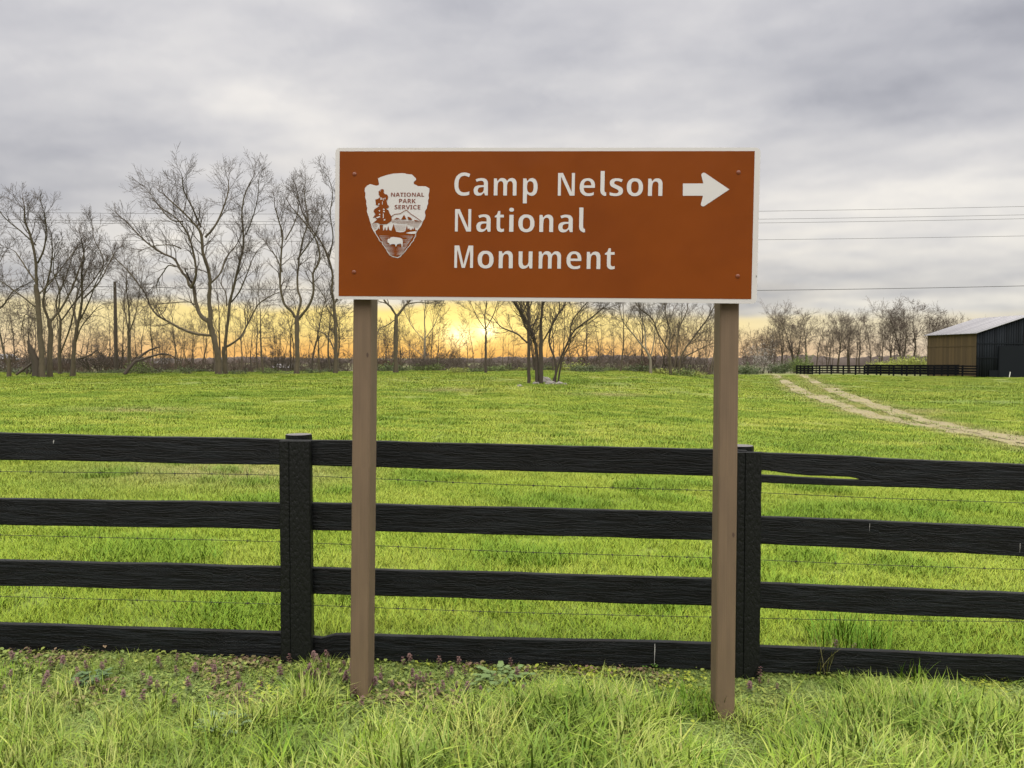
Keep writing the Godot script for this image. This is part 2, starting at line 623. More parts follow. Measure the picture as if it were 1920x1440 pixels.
	var wim := wave.get_seamless_image(256, 256)
	M.brown.heightmap_enabled = true
	M.brown.heightmap_texture = ImageTexture.create_from_image(wim)
	M.brown.heightmap_scale = 0.35
	M.brown.albedo_texture = noise_tex(0.008, [[0.0, 0.86, 0.84, 0.8], [0.5, 0.97, 0.97, 0.97], [1.0, 1.0, 1.0, 1.0]], 5, 256, 61)
	M.brown.uv1_scale = Vector3(0.9, 0.9, 1)
	M.white = basic(0.43, 0.425, 0.415, 0.4)
	M.sheet_back = basic(0.4, 0.4, 0.4, 0.45)
	M.bolt = basic(0.118, 0.0225, 0.001, 0.35)
	# ground
	M.soil = basic(1, 1, 1, 0.95)
	M.soil.vertex_color_use_as_albedo = true
	M.soil.albedo_texture = noise_tex(0.03, [[0.0, 0.45, 0.42, 0.38], [0.5, 0.8, 0.8, 0.75], [1.0, 1, 1, 1]], 5, 512, 21)
	M.soil.uv1_triplanar = true
	M.soil.uv1_world_triplanar = true
	M.soil.uv1_scale = Vector3(0.9, 0.9, 0.9)
	M.dirt = basic(0.215, 0.185, 0.10, 0.95)
	M.dirt.albedo_texture = noise_tex(0.03, [[0.0, 0.6, 0.62, 0.5], [0.45, 0.9, 0.9, 0.88], [1.0, 1, 1, 1]], 5, 512, 33)
	M.dirt.uv1_triplanar = true
	M.dirt.uv1_world_triplanar = true
	M.dirt.uv1_scale = Vector3(0.5, 0.5, 0.5)
	M.stone = basic(0.17, 0.16, 0.145, 0.9)
	M.hill = basic(0.085, 0.068, 0.06, 0.95)

# ------------------------------------------------------------------ build
func _ready():
	rng.seed = 77
	bump.seed = 5
	bump.frequency = 0.02
	bump.fractal_octaves = 3
	var cam := Camera3D.new()
	cam.name = "camera"
	cam.position = Vector3(0, EYE, 0)
	cam.rotation.x = -PITCH
	cam.fov = rad_to_deg(2.0 * atan(720.0 / F))
	cam.near = 0.05
	cam.far = 4000.0
	add_child(cam)
	cam.current = true
	var env := Environment.new()
	env.background_mode = Environment.BG_SKY
	var sky := Sky.new()
	var pan := PanoramaSkyMaterial.new()
	pan.panorama = make_sky()
	sky.sky_material = pan
	env.sky = sky
	env.tonemap_mode = Environment.TONE_MAPPER_LINEAR
	env.tonemap_exposure = EXPOSURE
	env.sdfgi_enabled = true
	env.ssao_enabled = true
	env.ssil_enabled = true
	var we := WorldEnvironment.new()
	we.name = "environment"
	we.environment = env
	add_child(we)
	# daylight through the overcast: very wide and soft, from high up
	var sun := DirectionalLight3D.new()
	sun.name = "overcast_daylight"
	sun.light_color = Color(1.0, 0.97, 0.93)
	sun.light_energy = 0.5
	sun.light_angular_distance = 110.0
	sun.shadow_enabled = true
	sun.rotation = Vector3(deg_to_rad(-76), deg_to_rad(12), 0)
	add_child(sun)

	make_materials()
	build_ground()
	build_far()
	build_barn()
	build_trees()
	build_wires()
	build_fence()
	build_sign()
	build_field_grass()
	build_verge()

# ------------------------------------------------------------------ ground
var ruts := []
var worn := []

func rut_distance(x: float, z: float) -> float:
	var best := 99.0
	for line in ruts:
		for i in line.size() - 1:
			var a: Vector3 = line[i]
			var b: Vector3 = line[i + 1]
			if minf(a.z, b.z) - 3.0 > z or maxf(a.z, b.z) + 3.0 < z:
				continue
			var q := Geometry2D.get_closest_point_to_segment(Vector2(x, z), Vector2(a.x, a.z), Vector2(b.x, b.z))
			best = minf(best, q.distance_to(Vector2(x, z)))
	return best

func field_tint(x: float, z: float) -> Color:
	var n := bump.get_noise_2d(x * 9.0, z * 16.0)
	var m := bump.get_noise_2d(x * 30.0 + 77.0, z * 55.0)
	var near := 1.0 - smoothstep(6.0, 22.0, -z)
	var c := Color(0.315, 0.40, 0.047).lerp(Color(0.285, 0.390, 0.040), near)
	c = c.lerp(Color(0.42, 0.46, 0.08), clampf(n * 1.0 + 0.25, 0, 0.75) * (1.0 - 0.45 * near))
	c = c.lerp(Color(0.20, 0.30, 0.027), clampf(m * 1.3 - 0.05, 0, 0.5))
	c = c * lerpf(1.0, 0.86, smoothstep(26.0, 50.0, -z))
	c = c.lerp(Color(0.20, 0.30, 0.03), 0.75 * smoothstep(0.10, 0.40, bump.get_noise_2d(x * 5.0 + 61.0, z * 9.0)))
	for q in worn:
		c = c.lerp(Color(0.40, 0.35, 0.17), 0.7 * exp(-(pow((x - q.x) / 1.6, 2.0) + pow((z - q.z) / 1.1, 2.0))))
	if -z > 12.0 and x > 4.0:
		c = c.lerp(Color(0.36, 0.33, 0.14), 0.75 * (1.0 - smoothstep(0.3, 1.5, rut_distance(x, z))))
	return c

func build_ground() -> void:
	# where the two ruts of the track run
	for L in [[215, 968, 330, 1040, 450, 1090, 600, 1140, 800, 1210, 1000, 1250, 1300, 1305, 1620, 1365, 1800, 1400], [370, 968, 500, 1040, 620, 1085, 800, 1150, 1000, 1215, 1300, 1280, 1620, 1340, 1800, 1376]]:
		var line := []
		for i in range(0, L.size(), 2):
			line.append(on_ground(1380.0 + L[i] / 3.0, 380.0 + L[i + 1] / 3.0))
		ruts.append(smooth_line(line, 5))
	for q in [[845, 733], [1140, 741], [250, 770], [1700, 770], [430, 890]]:
		worn.append(on_ground(q[0], q[1]))
	var vs := PackedVector3Array()
	var cs := PackedColorArray()
	var ix := PackedInt32Array()
	var rings := 150
	var turns := 300
	for i in rings:
		var r := 1.2 * pow(1.0556, i)
		for k in turns:
			# finer ahead of the camera
			var u := float(k) / (turns - 1) * 2.0 - 1.0
			var az := PI * (0.35 * u + 0.65 * u * u * u)
			var x := sin(az) * r
			var z := -cos(az) * r
			vs.append(Vector3(x, ground(x, z), z))
			var c := field_tint(x, z) * 0.55
			c = c.lerp(Color(0.085, 0.078, 0.042), smoothstep(95.0, 150.0, r) * (0.8 + 0.4 * bump.get_noise_2d(x * 2.0, z * 2.0)))
			if z > -4.4:
				var n := bump.get_noise_2d(x * 70.0 + 9.0, z * 70.0)
				c = Color(0.085, 0.068, 0.036).lerp(Color(0.07, 0.07, 0.03), clampf(n * 2.0 + 0.5, 0, 1))
			c.a = 1.0
			cs.append(c)
	for i in rings - 1:
		for k in turns - 1:
			var a := i * turns + k
			ix.append_array(PackedInt32Array([a, a + turns, a + 1, a + 1, a + turns, a + turns + 1]))
	var ns := PackedVector3Array()
	ns.resize(vs.size())
	for i in rings:
		for k in turns:
			var p: Vector3 = vs[i * turns + k]
			var e := maxf(0.05, p.length() * 0.03)
			ns[i * turns + k] = Vector3(ground(p.x - e, p.z) - ground(p.x + e, p.z), 2.0 * e, ground(p.x, p.z - e) - ground(p.x, p.z + e)).normalized()
	single("ground", arrays_mesh(vs, ns, cs, ix), M.soil, "structure")
	# the ruts, as two strips of bare earth
	for k in 2:
		var line: PackedVector3Array = ruts[k]
		var st := SurfaceTool.new()
		st.begin(Mesh.PRIMITIVE_TRIANGLES)
		for i in line.size() - 1:
			var q := []
			for j in 2:
				var p: Vector3 = line[i + j]
				var d: Vector3 = (line[mini(i + j + 1, line.size() - 1)] - line[maxi(i + j - 1, 0)])
				d.y = 0
				var s := Vector3(-d.z, 0, d.x).normalized()
				var w := 0.40 + 0.30 * bump.get_noise_2d(float(i + j) * 31.0, k * 99.0)
				for sgn in [-1.0, 0.0, 1.0]:
					var v = p + s * w * sgn
					v.y = ground(v.x, v.z) + 0.03 - (0.02 if sgn == 0.0 else 0.0)
					q.append(v)
			quad(st, q[0], q[3], q[4], q[1])
			quad(st, q[1], q[4], q[5], q[2])
		st.generate_normals()
		single("dirt_track", st.commit(), M.dirt, "structure")

# ------------------------------------------------------------------ far things
func build_far() -> void:
	# low wooded hills on the horizon
	var st := SurfaceTool.new()
	st.begin(Mesh.PRIMITIVE_TRIANGLES)
	var prev := []
	var count := 700
	for i in count + 1:
		var az := lerpf(-1.15, 1.15, float(i) / count)
		var d := 620.0 + 60.0 * bump.get_noise_2d(az * 300.0, 5.0)
		var h := 4.6 + 2.5 * bump.get_noise_2d(az * 420.0, 40.0) + 1.2 * bump.get_noise_2d(az * 6000.0, 9.0) + 0.8 * (rng.randf() - 0.5)
		h *= 0.75 + 0.35 * smoothstep(-0.1, 0.35, az)
		var p := Vector3(sin(az) * d, 0, -cos(az) * d)
		var b := Vector3(sin(az) * (d + 60.0), 0, -cos(az) * (d + 60.0))
		var g := ground(p.x, p.z) - 1.0
		var row := [p + Vector3(0, g, 0), p + Vector3(0, maxf(h, 0.5) - 0.4, 0), b + Vector3(0, maxf(h, 0.5), 0), b + Vector3(0, g, 0)]
		if i > 0:
			for k in 3:
				quad(st, prev[k], prev[k + 1], row[k + 1], row[k])
		prev = row
	st.generate_normals()
	var far := single("distant_woods", st.commit(), M.hill, "stuff")
	tag(far, "low dark woods along the far horizon behind all the trees", "woods")
	# far houses
	far_house("farmhouse", "distant low house with pale roof between trunks left of the sign post", at(531, 693, 190), 5.4, 4.6, 0.55, 0.85, basic(0.07, 0.065, 0.06), basic(0.20, 0.20, 0.215, 0.6), 0.15)
	far_house("farmhouse", "distant dark roofed barn behind the brush left of the big tree", at(318, 689, 170), 4.6, 5.0, 0.9, 1.2, basic(0.06, 0.055, 0.05), basic(0.07, 0.065, 0.065, 0.7), -0.1)
	far_house("farmhouse", "small white house at the left edge behind the tree stump", at(6, 686, 170), 4.6, 4.0, 1.5, 1.1, basic(0.24, 0.24, 0.235), basic(0.12, 0.12, 0.12, 0.6), 0.1)

func far_house(called: String, label: String, where: Vector3, w: float, d: float, wall: float, roof: float, wm: Material, rm: Material, turn: float) -> void:
	var t := thing(called, label, "house", where)
	t.rotation.y = turn
	part(t, "wall", box(Vector3(w, wall + 3.0, d)), wm, Vector3(0, wall / 2 - 1.5, 0))
	var st := SurfaceTool.new()
	st.begin(Mesh.PRIMITIVE_TRIANGLES)
	var x := w / 2 + 0.3
	var z := d / 2 + 0.3
	var a := [Vector3(-x, wall - 0.05, z), Vector3(x, wall - 0.05, z), Vector3(x * 0.8, wall + roof, 0), Vector3(-x * 0.8, wall + roof, 0), Vector3(-x, wall - 0.05, -z), Vector3(x, wall - 0.05, -z)]
	quad(st, a[0], a[3], a[2], a[1])
	quad(st, a[5], a[2], a[3], a[4])
	tri(st, a[1], a[2], a[5])
	tri(st, a[4], a[3], a[0])
	st.generate_normals()
	part(t, "roof", st.commit(), rm)
	for k in 2:
		part(t, "window", box(Vector3(0.7, 0.7, 0.06)), basic(0.03, 0.03, 0.035, 0.2), Vector3((k - 0.5) * w * 0.5, wall * 0.45, d / 2 + 0.02))

func build_barn() -> void:
	var C := at(1830, 707, 93)
	C.y = -0.55
	var barn := thing("tobacco_barn", "large barn with brown plank side, black plank gable and pale metal roof", "barn", C)
	var sd := Vector3(-0.165, 0, -0.986)       # along the brown side, away from us
	var gd := Vector3(0.986, 0, -0.165)        # along the black gable
	var basis := Basis(gd, Vector3.UP, -sd)    # local x along the gable, local -z along the side
	barn.transform.basis = basis
	var eave := 5.42
	var ridge := 7.62
	var W := 14.6
	var L := 8.5
	var up := 0.0
	# planks of the brown side
	var pm := []
	for k in 5:
		var v: float = [0.85, 1.0, 1.12, 0.93, 1.25][k]
		pm.append(basic(0.072 * v, 0.049 * v, 0.019 * v, 0.9))
	var nb := 30
	for k in nb:
		var w := L / nb
		part(barn, "plank", box(Vector3(0.04, eave, w - 0.035)), pm[rng.randi() % 5], Vector3(-0.02 - 0.02 * rng.randf(), eave / 2, -w * (k + 0.5)))
	part(barn, "wall_core", box(Vector3(0.1, eave - 0.06, L - 0.1)), basic(0.02, 0.017, 0.012), Vector3(0.06, eave / 2 - 0.06, -L / 2))
	part(barn, "trim_board", box(Vector3(0.05, 0.12, L)), pm[0], Vector3(-0.065, eave * 0.72, -L / 2))
	# planks of the black gable
	var bm := []
	for k in 4:
		var v: float = [0.8, 1.0, 1.2, 1.35][k]
		var bk := basic(0.0085 * v, 0.0105 * v, 0.0135 * v, 0.8)
		bk.metallic_specular = 0.18
		bm.append(bk)
	var ng := 44
	for k in ng:
		var w := W / ng
		var x0 := w * k
		var x1 := w * (k + 1) - 0.03
		var h0 := lerpf(eave, ridge, 1.0 - absf(x0 / W * 2.0 - 1.0))
		var h1 := lerpf(eave, ridge, 1.0 - absf(x1 / W * 2.0 - 1.0))
		var z := 0.03 * rng.randf()
		var st := SurfaceTool.new()
		st.begin(Mesh.PRIMITIVE_TRIANGLES)
		var y0 := 0.0
		var f := [Vector3(x0, y0, z + 0.05), Vector3(x1, y0, z + 0.05), Vector3(x1, h1, z + 0.05), Vector3(x0, h0, z + 0.05)]
		quad(st, f[0], f[3], f[2], f[1])
		for e in 4:
			var p: Vector3 = f[e]
			var q: Vector3 = f[(e + 1) % 4]
			quad(st, p, q, Vector3(q.x, q.y, 0), Vector3(p.x, p.y, 0))
		st.generate_normals()
		part(barn, "plank", st.commit(), bm[rng.randi() % 4])
	part(barn, "wall_core", box(Vector3(W - 0.2, eave - 0.1, 0.1)), basic(0.008, 0.008, 0.01), Vector3(W / 2, eave / 2 - 0.05, -0.06))
	part(barn, "trim_board", box(Vector3(W, 0.14, 0.06)), bm[0], Vector3(W / 2, 2.45, 0.12))
	part(barn, "trim_board", box(Vector3(W, 0.10, 0.05)), bm[3], Vector3(W / 2, 4.2, 0.11))
	for x in [2.9, 8.0]:
		var dr := part(barn, "door", box(Vector3(4.6, 3.9, 0.07)), bm[1], Vector3(x + 2.3, 1.95, 0.13))
		part(dr, "door_edge", box(Vector3(0.16, 3.9, 0.05)), bm[0], Vector3(-2.25, 0, 0.06))
	part(barn, "hatch", box(Vector3(0.5, 1.7, 0.06)), basic(0.006, 0.006, 0.007), Vector3(6.6, 4.7, 0.14))
	part(barn, "vent_panel", box(Vector3(1.5, 0.9, 0.06)), bm[0], Vector3(2.4, 0.5, 0.14))
	# the other two walls, plain
	part(barn, "back_wall", box(Vector3(W, eave, 0.1)), bm[0], Vector3(W / 2, eave / 2, -L + 0.06))
	part(barn, "far_wall", box(Vector3(0.1, eave, L - 0.3)), pm[0], Vector3(W - 0.06, eave / 2, -L / 2))
	# roof: ribbed metal sheets on both slopes
	var rm := [basic(0.20, 0.20, 0.22, 0.5), basic(0.23, 0.23, 0.25, 0.5), basic(0.18, 0.18, 0.20, 0.5)]
	var sheets := 11
	for side in 2:
		var xa := -0.35 if side == 0 else W + 0.35
		var slope := (ridge - eave) / (W / 2)
		var ya := eave - 0.35 * slope + 0.1
		for k in sheets:
			var z0 := 0.35 - (L + 0.7) * k / sheets
			var z1 := 0.35 - (L + 0.7) * (k + 1) / sheets + 0.01
			var st := SurfaceTool.new()
			st.begin(Mesh.PRIMITIVE_TRIANGLES)
			var lo := 0.0
			var a := Vector3(xa, ya, z0)
			var b := Vector3(W / 2, ridge + 0.1, z0)
			var c := Vector3(W / 2, ridge + 0.1, z1)
			var d := Vector3(xa, ya, z1)
			var dn := Vector3(0, -0.06, 0)
			quad(st, a, d, c, b)
			quad(st, a + dn, b + dn, c + dn, d + dn)
			quad(st, a, b, b + dn, a + dn)
			quad(st, d, d + dn, c + dn, c)
			quad(st, a, a + dn, d + dn, d)
			# standing rib
			var rb := Vector3(0, 0.05, 0)
			var w := Vector3(0, 0, -0.06)
			quad(st, a + rb, a + rb + w, b + rb + w, b + rb)
			quad(st, a, a + rb, b + rb, b)
			quad(st, a + w, b + w, b + rb + w, a + rb + w)
			st.generate_normals()
			part(barn, "roof_sheet", st.commit(), rm[rng.randi() % 3])
	# a pale stick leaning by the gable
	var g := on_ground(1893, 708.5)
	var stake := single("white_stake", bar(Vector3(0.07, 0.8, 0.07), 0.01), basic(0.75, 0.75, 0.73, 0.6))
	stake.position = g + Vector3(0, 0.33, 0)
	stake.rotation = Vector3(0.05, 0.2, -0.14)
	tag(stake, "thin white stake leaning in the grass before the black barn gable", "stake")

	# the dark paddock fence in front of it
	var fence := thing("paddock_fence", "distant black four rail paddock fence running left from the barn", "fence", Vector3.ZERO)
	var fm := basic(0.0055, 0.006, 0.0075, 0.8)
	fm.metallic_specular = 0.15
	var d0 := 92.0
	var pa := at(1832, 704, d0)
	var pb := at(1494, 702, 106.0)
	var np := 15
	var pts := []
	for k in np:
		var p := pa.lerp(pb, float(k) / (np - 1))
		p.y = lerpf(-0.28, -0.35, float(k) / (np - 1)) + 0.03 * rng.randf()
		pts.append(p)
		part(fence, "post", bar(Vector3(0.17, 1.35, 0.17), 0.02), fm, p + Vector3(0, 0.6, 0))
	for k in np - 1:
		for r in 4:
			var a: Vector3 = pts[k] + Vector3(0, 0.22 + r * 0.31, 0.11)
			var b: Vector3 = pts[k + 1] + Vector3(0, 0.22 + r * 0.31, 0.11)
			var o := part(fence, "rail", box(Vector3(a.distance_to(b) - 0.01, 0.17, 0.035)), fm, (a + b) / 2.0)
			o.basis = Basis((b - a).normalized(), Vector3.UP, (b - a).normalized().cross(Vector3.UP)).orthonormalized()
	var second := thing("paddock_fence", "second black paddock fence seen through the first one near the barn", "fence", Vector3.ZERO)
	for k in 9:
		var p: Vector3 = pts[k] + Vector3(0.9, -0.05, -3.0)
		part(second, "post", bar(Vector3(0.17, 1.3, 0.17), 0.02), fm, p + Vector3(0, 0.55, 0))
		if k > 0:
			for r in 4:
				var a: Vector3 = pts[k - 1] + Vector3(0.9, 0.30 + r * 0.31, -2.9)
				var b: Vector3 = pts[k] + Vector3(0.9, 0.30 + r * 0.31, -2.9)
				var o := part(second, "rail", box(Vector3(a.distance_to(b) - 0.01, 0.17, 0.035)), fm, (a + b) / 2.0)
				o.basis = Basis((b - a).normalized(), Vector3.UP, (b - a).normalized().cross(Vector3.UP)).orthonormalized()
	# its corner run, seen end on at the left
	var qa: Vector3 = pts[np - 1]
	var qb := qa + Vector3(-0.6, 0, 7.0)
	var back := thing("paddock_fence", "short end of the black paddock fence turning away by the track", "fence", Vector3.ZERO)
	for k in 4:
		var p := qa.lerp(qa + Vector3(3.6, 0, 12.0), 0.0).lerp(qb, (k + 1) / 4.0)
		part(back, "post", bar(Vector3(0.17, 1.35, 0.17), 0.02), fm, p + Vector3(0, 0.6, 0))
	for r in 4:
		var a := qa + Vector3(-0.14, 0.22 + r * 0.31, 0.2)
		var b := qb + Vector3(-0.14, 0.22 + r * 0.31, 0)
		var o := part(back, "rail", box(Vector3(a.distance_to(b), 0.17, 0.035)), fm, (a + b) / 2.0)
		o.basis = Basis((b - a).normalized(), Vector3.UP, (b - a).normalized().cross(Vector3.UP)).orthonormalized()

# ------------------------------------------------------------------ trees
func build_trees() -> void:
	var s := 1.0 / 3.0
	# the big tree left of the sign: [r0, r1, depth at end, twig levels, points in the crop]
	drawn_tree("bare_tree", "tallest bare tree left of the sign, leaning trunk with a long low limb", [
		[0.33, 0.25, 0.3, 0, 1235, 1255, 1217, 1100, 1195, 1020, 1185, 950],
		[0.22, 0.07, 1.2, 3, 1190, 960, 1180, 850, 1190, 760, 1185, 680, 1160, 590, 1155, 490, 1128, 440, 1060, 365, 990, 300],
		[0.12, 0.04, -1.6, 3, 1155, 495, 1200, 420, 1228, 330, 1250, 220, 1240, 150],
		[0.23, 0.14, -0.6, 3, 1190, 980, 1125, 935, 1092, 860, 1068, 770],
		[0.15, 0.05, 1.0, 3, 1072, 780, 1102, 735, 1112, 670, 1097, 560, 1070, 470, 1020, 400, 950, 350],
		[0.14, 0.06, -1.4, 3, 1066, 770, 1040, 715, 1005, 680, 960, 610, 880, 572, 800, 520, 725, 455, 660, 390],
		[0.08, 0.03, -2.0, 3, 985, 660, 930, 650, 880, 690, 830, 740, 815, 790],
		[0.07, 0.03, 1.5, 3, 1020, 560, 985, 545, 920, 552, 880, 572],
		[0.14, 0.05, -2.2, 3, 1200, 1046, 1110, 1040, 1010, 1010, 930, 970, 860, 935, 810, 890, 762, 800, 705, 730, 640, 660, 560, 590],
		[0.06, 0.025, 2.0, 2, 1080, 858, 1030, 862, 960, 872, 890, 882, 862, 925],
		[0.09, 0.04, 2.0, 3, 1130, 440, 1105, 340, 1080, 260, 1090, 190],
		[0.08, 0.03, -1.2, 3, 1030, 405, 950, 390, 860, 300, 800, 230],
		[0.10, 0.03, -1.6, 3, 1180, 760, 1230, 690, 1250, 600, 1300, 520, 1320, 430],
	], 57.0, s, 0.0, 280.0, M.bark, 2.35, 4.5)
	drawn_tree("bare_tree", "bare tree with several upright stems just right of the tallest tree", [
		[0.26, 0.2, 0.2, 0, 1268, 1255, 1264, 1180, 1266, 1110],
		[0.17, 0.05, 1.0, 3, 1266, 1115, 1285, 960, 1300, 860, 1322, 780, 1350, 680, 1380, 570, 1386, 480, 1380, 380, 1400, 270, 1440, 190],
		[0.12, 0.04, -1.5, 3, 1266, 1115, 1340, 1060, 1390, 960, 1430, 870, 1490, 820, 1560, 785],
		[0.09, 0.035, 1.8, 3, 1302, 860, 1360, 800, 1410, 715, 1450, 640, 1490, 590],
		[0.08, 0.03, -1.0, 3, 1275, 880, 1262, 810, 1225, 745, 1240, 660],
		[0.07, 0.03, 1.4, 3, 1384, 480, 1430, 400, 1470, 300, 1490, 200],
		[0.06, 0.025, -1.5, 2, 1352, 1070, 1370, 1000, 1350, 900, 1370, 830],
	], 59.0, s, 0.0, 280.0, M.bark, 2.1, 4.4)
	drawn_tree("bare_tree", "bare tree with a straight trunk forking into three like a trident", [
		[0.24, 0.21, 0.1, 0, 1672, 1252, 1672, 1150, 1673, 1050, 1672, 950],
		[0.15, 0.05, 1.0, 3, 1668, 955, 1640, 908, 1602, 862, 1586, 760, 1592, 640, 1606, 500, 1590, 420, 1570, 340],
		[0.13, 0.04, -1.0, 3, 1670, 950, 1690, 850, 1668, 780, 1670, 650, 1690, 500, 1720, 400, 1700, 280, 1690, 200],
		[0.14, 0.05, 1.3, 3, 1676, 955, 1740, 880, 1772, 800, 1772, 705, 1812, 630, 1800, 530, 1740, 430, 1680, 360],
		[0.08, 0.03, -1.6, 3, 1588, 690, 1540, 600, 1490, 545, 1440, 480],
		[0.08, 0.03, 1.6, 3, 1672, 620, 1740, 550, 1790, 500, 1840, 400],
		[0.07, 0.03, -1.4, 3, 1605, 510, 1640, 420, 1660, 320, 1640, 240],
		[0.05, 0.02, 0.4, 1, 1664, 900, 1660, 855, 1655, 850],
	], 57.0, s, 0.0, 280.0, M.bark, 2.1, 4.4)
	drawn_tree("bare_tree", "bare tree whose crown reaches behind the upper left corner of the sign", [
		[0.22, 0.15, 0.1, 0, 1885, 1252, 1890, 1100, 1885, 950, 1880, 860],
		[0.13, 0.05, 0.8, 3, 1880, 865, 1870, 800, 1872, 690, 1832, 560, 1760, 450, 1710, 350, 1690, 260],
		[0.11, 0.04, -1.2, 3, 1880, 870, 1930, 760, 1960, 620, 1950, 480, 1990, 350],
		[0.08, 0.03, 1.5, 3, 1850, 610, 1880, 500, 1870, 380, 1890, 260, 1870, 180],
		[0.09, 0.03, -1.5, 2, 1880, 1130, 1840, 1060, 1800, 1030, 1740, 1015],
		[0.07, 0.03, 1.0, 2, 1886, 950, 1850, 900, 1830, 820, 1780, 760],
	], 60.0, s, 0.0, 280.0, M.bark, 2.0, 4.4)
	drawn_tree("bare_tree", "round crowned bare tree with a tall pale trunk near the left edge", [
		[0.27, 0.2, 0.1, 0, 240, 1275, 228, 1050, 216, 860, 206, 760],
		[0.14, 0.05, 1.0, 3, 206, 765, 212, 620, 200, 500, 182, 420, 190, 340],
		[0.09, 0.04, -1.2, 3, 206, 750, 150, 700, 80, 620, 20, 560],
		[0.10, 0.04, 1.2, 3, 212, 640, 270, 560, 300, 450, 310, 380],
		[0.08, 0.03, -1.5, 3, 222, 930, 180, 950, 120, 930, 80, 930, 40, 1010],
		[0.07, 0.03, 1.8, 3, 204, 540, 150, 470, 110, 420, 90, 370],
		[0.08, 0.03, -1.0, 3, 214, 820, 270, 740, 330, 640, 370, 560],
		[0.08, 0.03, 1.0, 3, 218, 900, 130, 820, 60, 760, -20, 700],
	], 52.0, s, 0.0, 280.0, M.bark, 1.9, 4.5)
	drawn_tree("bare_tree", "bare tree with a thick forking trunk beside the tall pale trunk", [
		[0.26, 0.17, 0.1, 0, 275, 1275, 288, 1050, 280, 960],
		[0.13, 0.04, 1.0, 3, 280, 965, 255, 860, 300, 720, 330, 620, 340, 500],
		[0.12, 0.04, -1.0, 3, 283, 970, 340, 880, 390, 760, 420, 640, 430, 560],
		[0.08, 0.03, 1.5, 3, 330, 900, 360, 800, 350, 700, 380, 600],
		[0.07, 0.03, -1.3, 2, 260, 880, 210, 800, 180, 700],
	], 53.0, s, 0.0, 280.0, M.bark, 1.85, 4.4)
	drawn_tree("bare_tree", "dense bare tree with a leaning dark trunk left of the utility pole", [
		[0.22, 0.16, 0.1, 0, 408, 1268, 420, 1120, 436, 1000],
		[0.13, 0.04, 0.8, 3, 436, 1003, 470, 850, 478, 700, 500, 600, 490, 500],
		[0.12, 0.04, -1.2, 3, 436, 1003, 400, 900, 410, 780, 440, 660],
		[0.09, 0.03, 1.4, 3, 450, 960, 520, 860, 580, 760, 640, 690],
		[0.09, 0.03, -1.4, 3, 470, 840, 540, 740, 570, 640, 590, 560],
		[0.08, 0.03, 1.5, 2, 425, 1090, 480, 1000, 560, 930, 610, 900],
	], 55.0, s, 0.0, 280.0, M.bark, 1.9, 4.5)
	drawn_tree("bare_tree", "bare tree with two crossing stems behind the round crowned tree", [
		[0.18, 0.12, 0.1, 0, 335, 1265, 338, 1120, 345, 960],
		[0.10, 0.03, 1.0, 3, 345, 965, 330, 860, 400, 720, 450, 600],
		[0.09, 0.03, -1.0, 3, 345, 965, 420, 850, 520, 720, 560, 620, 500, 500, 480, 420],
		[0.10, 0.04, 0.8, 3, 338, 1150, 400, 1020, 440, 900, 470, 780],
	], 60.0, s, 0.0, 280.0, M.bark, 1.9, 4.5)
	drawn_tree("bare_tree", "slender pale bare tree standing just right of the utility pole", [
		[0.2, 0.13, 0.1, 0, 725, 1255, 728, 1120, 726, 1020],
		[0.10, 0.03, 0.8, 3, 726, 1022, 735, 900, 730, 780, 745, 660],
		[0.08, 0.03, -0.8, 3, 727, 1040, 700, 950, 680, 850, 690, 740],
		[0.07, 0.03, 0.9, 3, 728, 1030, 770, 940, 800, 840, 830, 720],
	], 62.0, s, 0.0, 280.0, M.bark, 1.85, 4.4)
	drawn_tree("bare_tree", "bare tree at the left edge of the photo with branches arching in", [
		[0.24, 0.16, 0.1, 0, -90, 1275, -80, 1050, -70, 900],
		[0.13, 0.04, 0.8, 3, -70, 905, -30, 760, 0, 640, 10, 520, 0, 440],
		[0.10, 0.04, -0.8, 3, -72, 930, 0, 880, 40, 800, 90, 760],
		[0.10, 0.04, 1.0, 3, -75, 950, -140, 800, -160, 650, -150, 500],
	], 53.0, s, 0.0, 280.0, M.bark, 1.9, 4.4)
	# seen under the sign
	var u := 1.0 / 2.526
	drawn_tree("bare_tree", "bare tree with a smooth forked trunk seen just right of left sign post", [
		[0.26, 0.2, 0.1, 0, 257, 396, 256, 300, 259, 200, 262, 130],
		[0.14, 0.06, 0.6, 3, 262, 132, 235, 90, 205, 55, 190, -40, 170, -150],
		[0.15, 0.06, -0.6, 3, 263, 132, 300, 85, 330, 40, 340, -60, 330, -200],
		[0.08, 0.03, -1.2, 3, 308, 76, 360, 66, 420, 66, 480, 40],
		[0.06, 0.025, 1.0, 2, 255, 150, 215, 180, 185, 195, 180, 240],
	], 62.0, u, 640.0, 540.0, M.bark, 2.0, 4.4)
	drawn_tree("bare_tree", "pale slender bare tree with a wide fan crown near the setting sun", [
		[0.17, 0.1, 0.1, 0, 396, 388, 395, 300, 397, 220],
		[0.09, 0.03, 0.6, 3, 397, 222, 395, 150, 400, 80, 398, 10],
		[0.06, 0.025, -0.8, 3, 397, 250, 340, 190, 300, 120, 285, 60],
		[0.06, 0.025, 0.8, 3, 397, 240, 440, 180, 470, 110, 490, 60],
		[0.05, 0.02, 0.5, 2, 395, 330, 350, 290, 310, 270],
	], 72.0, u, 640.0, 540.0, M.bark_pale, 2.2, 4.6)
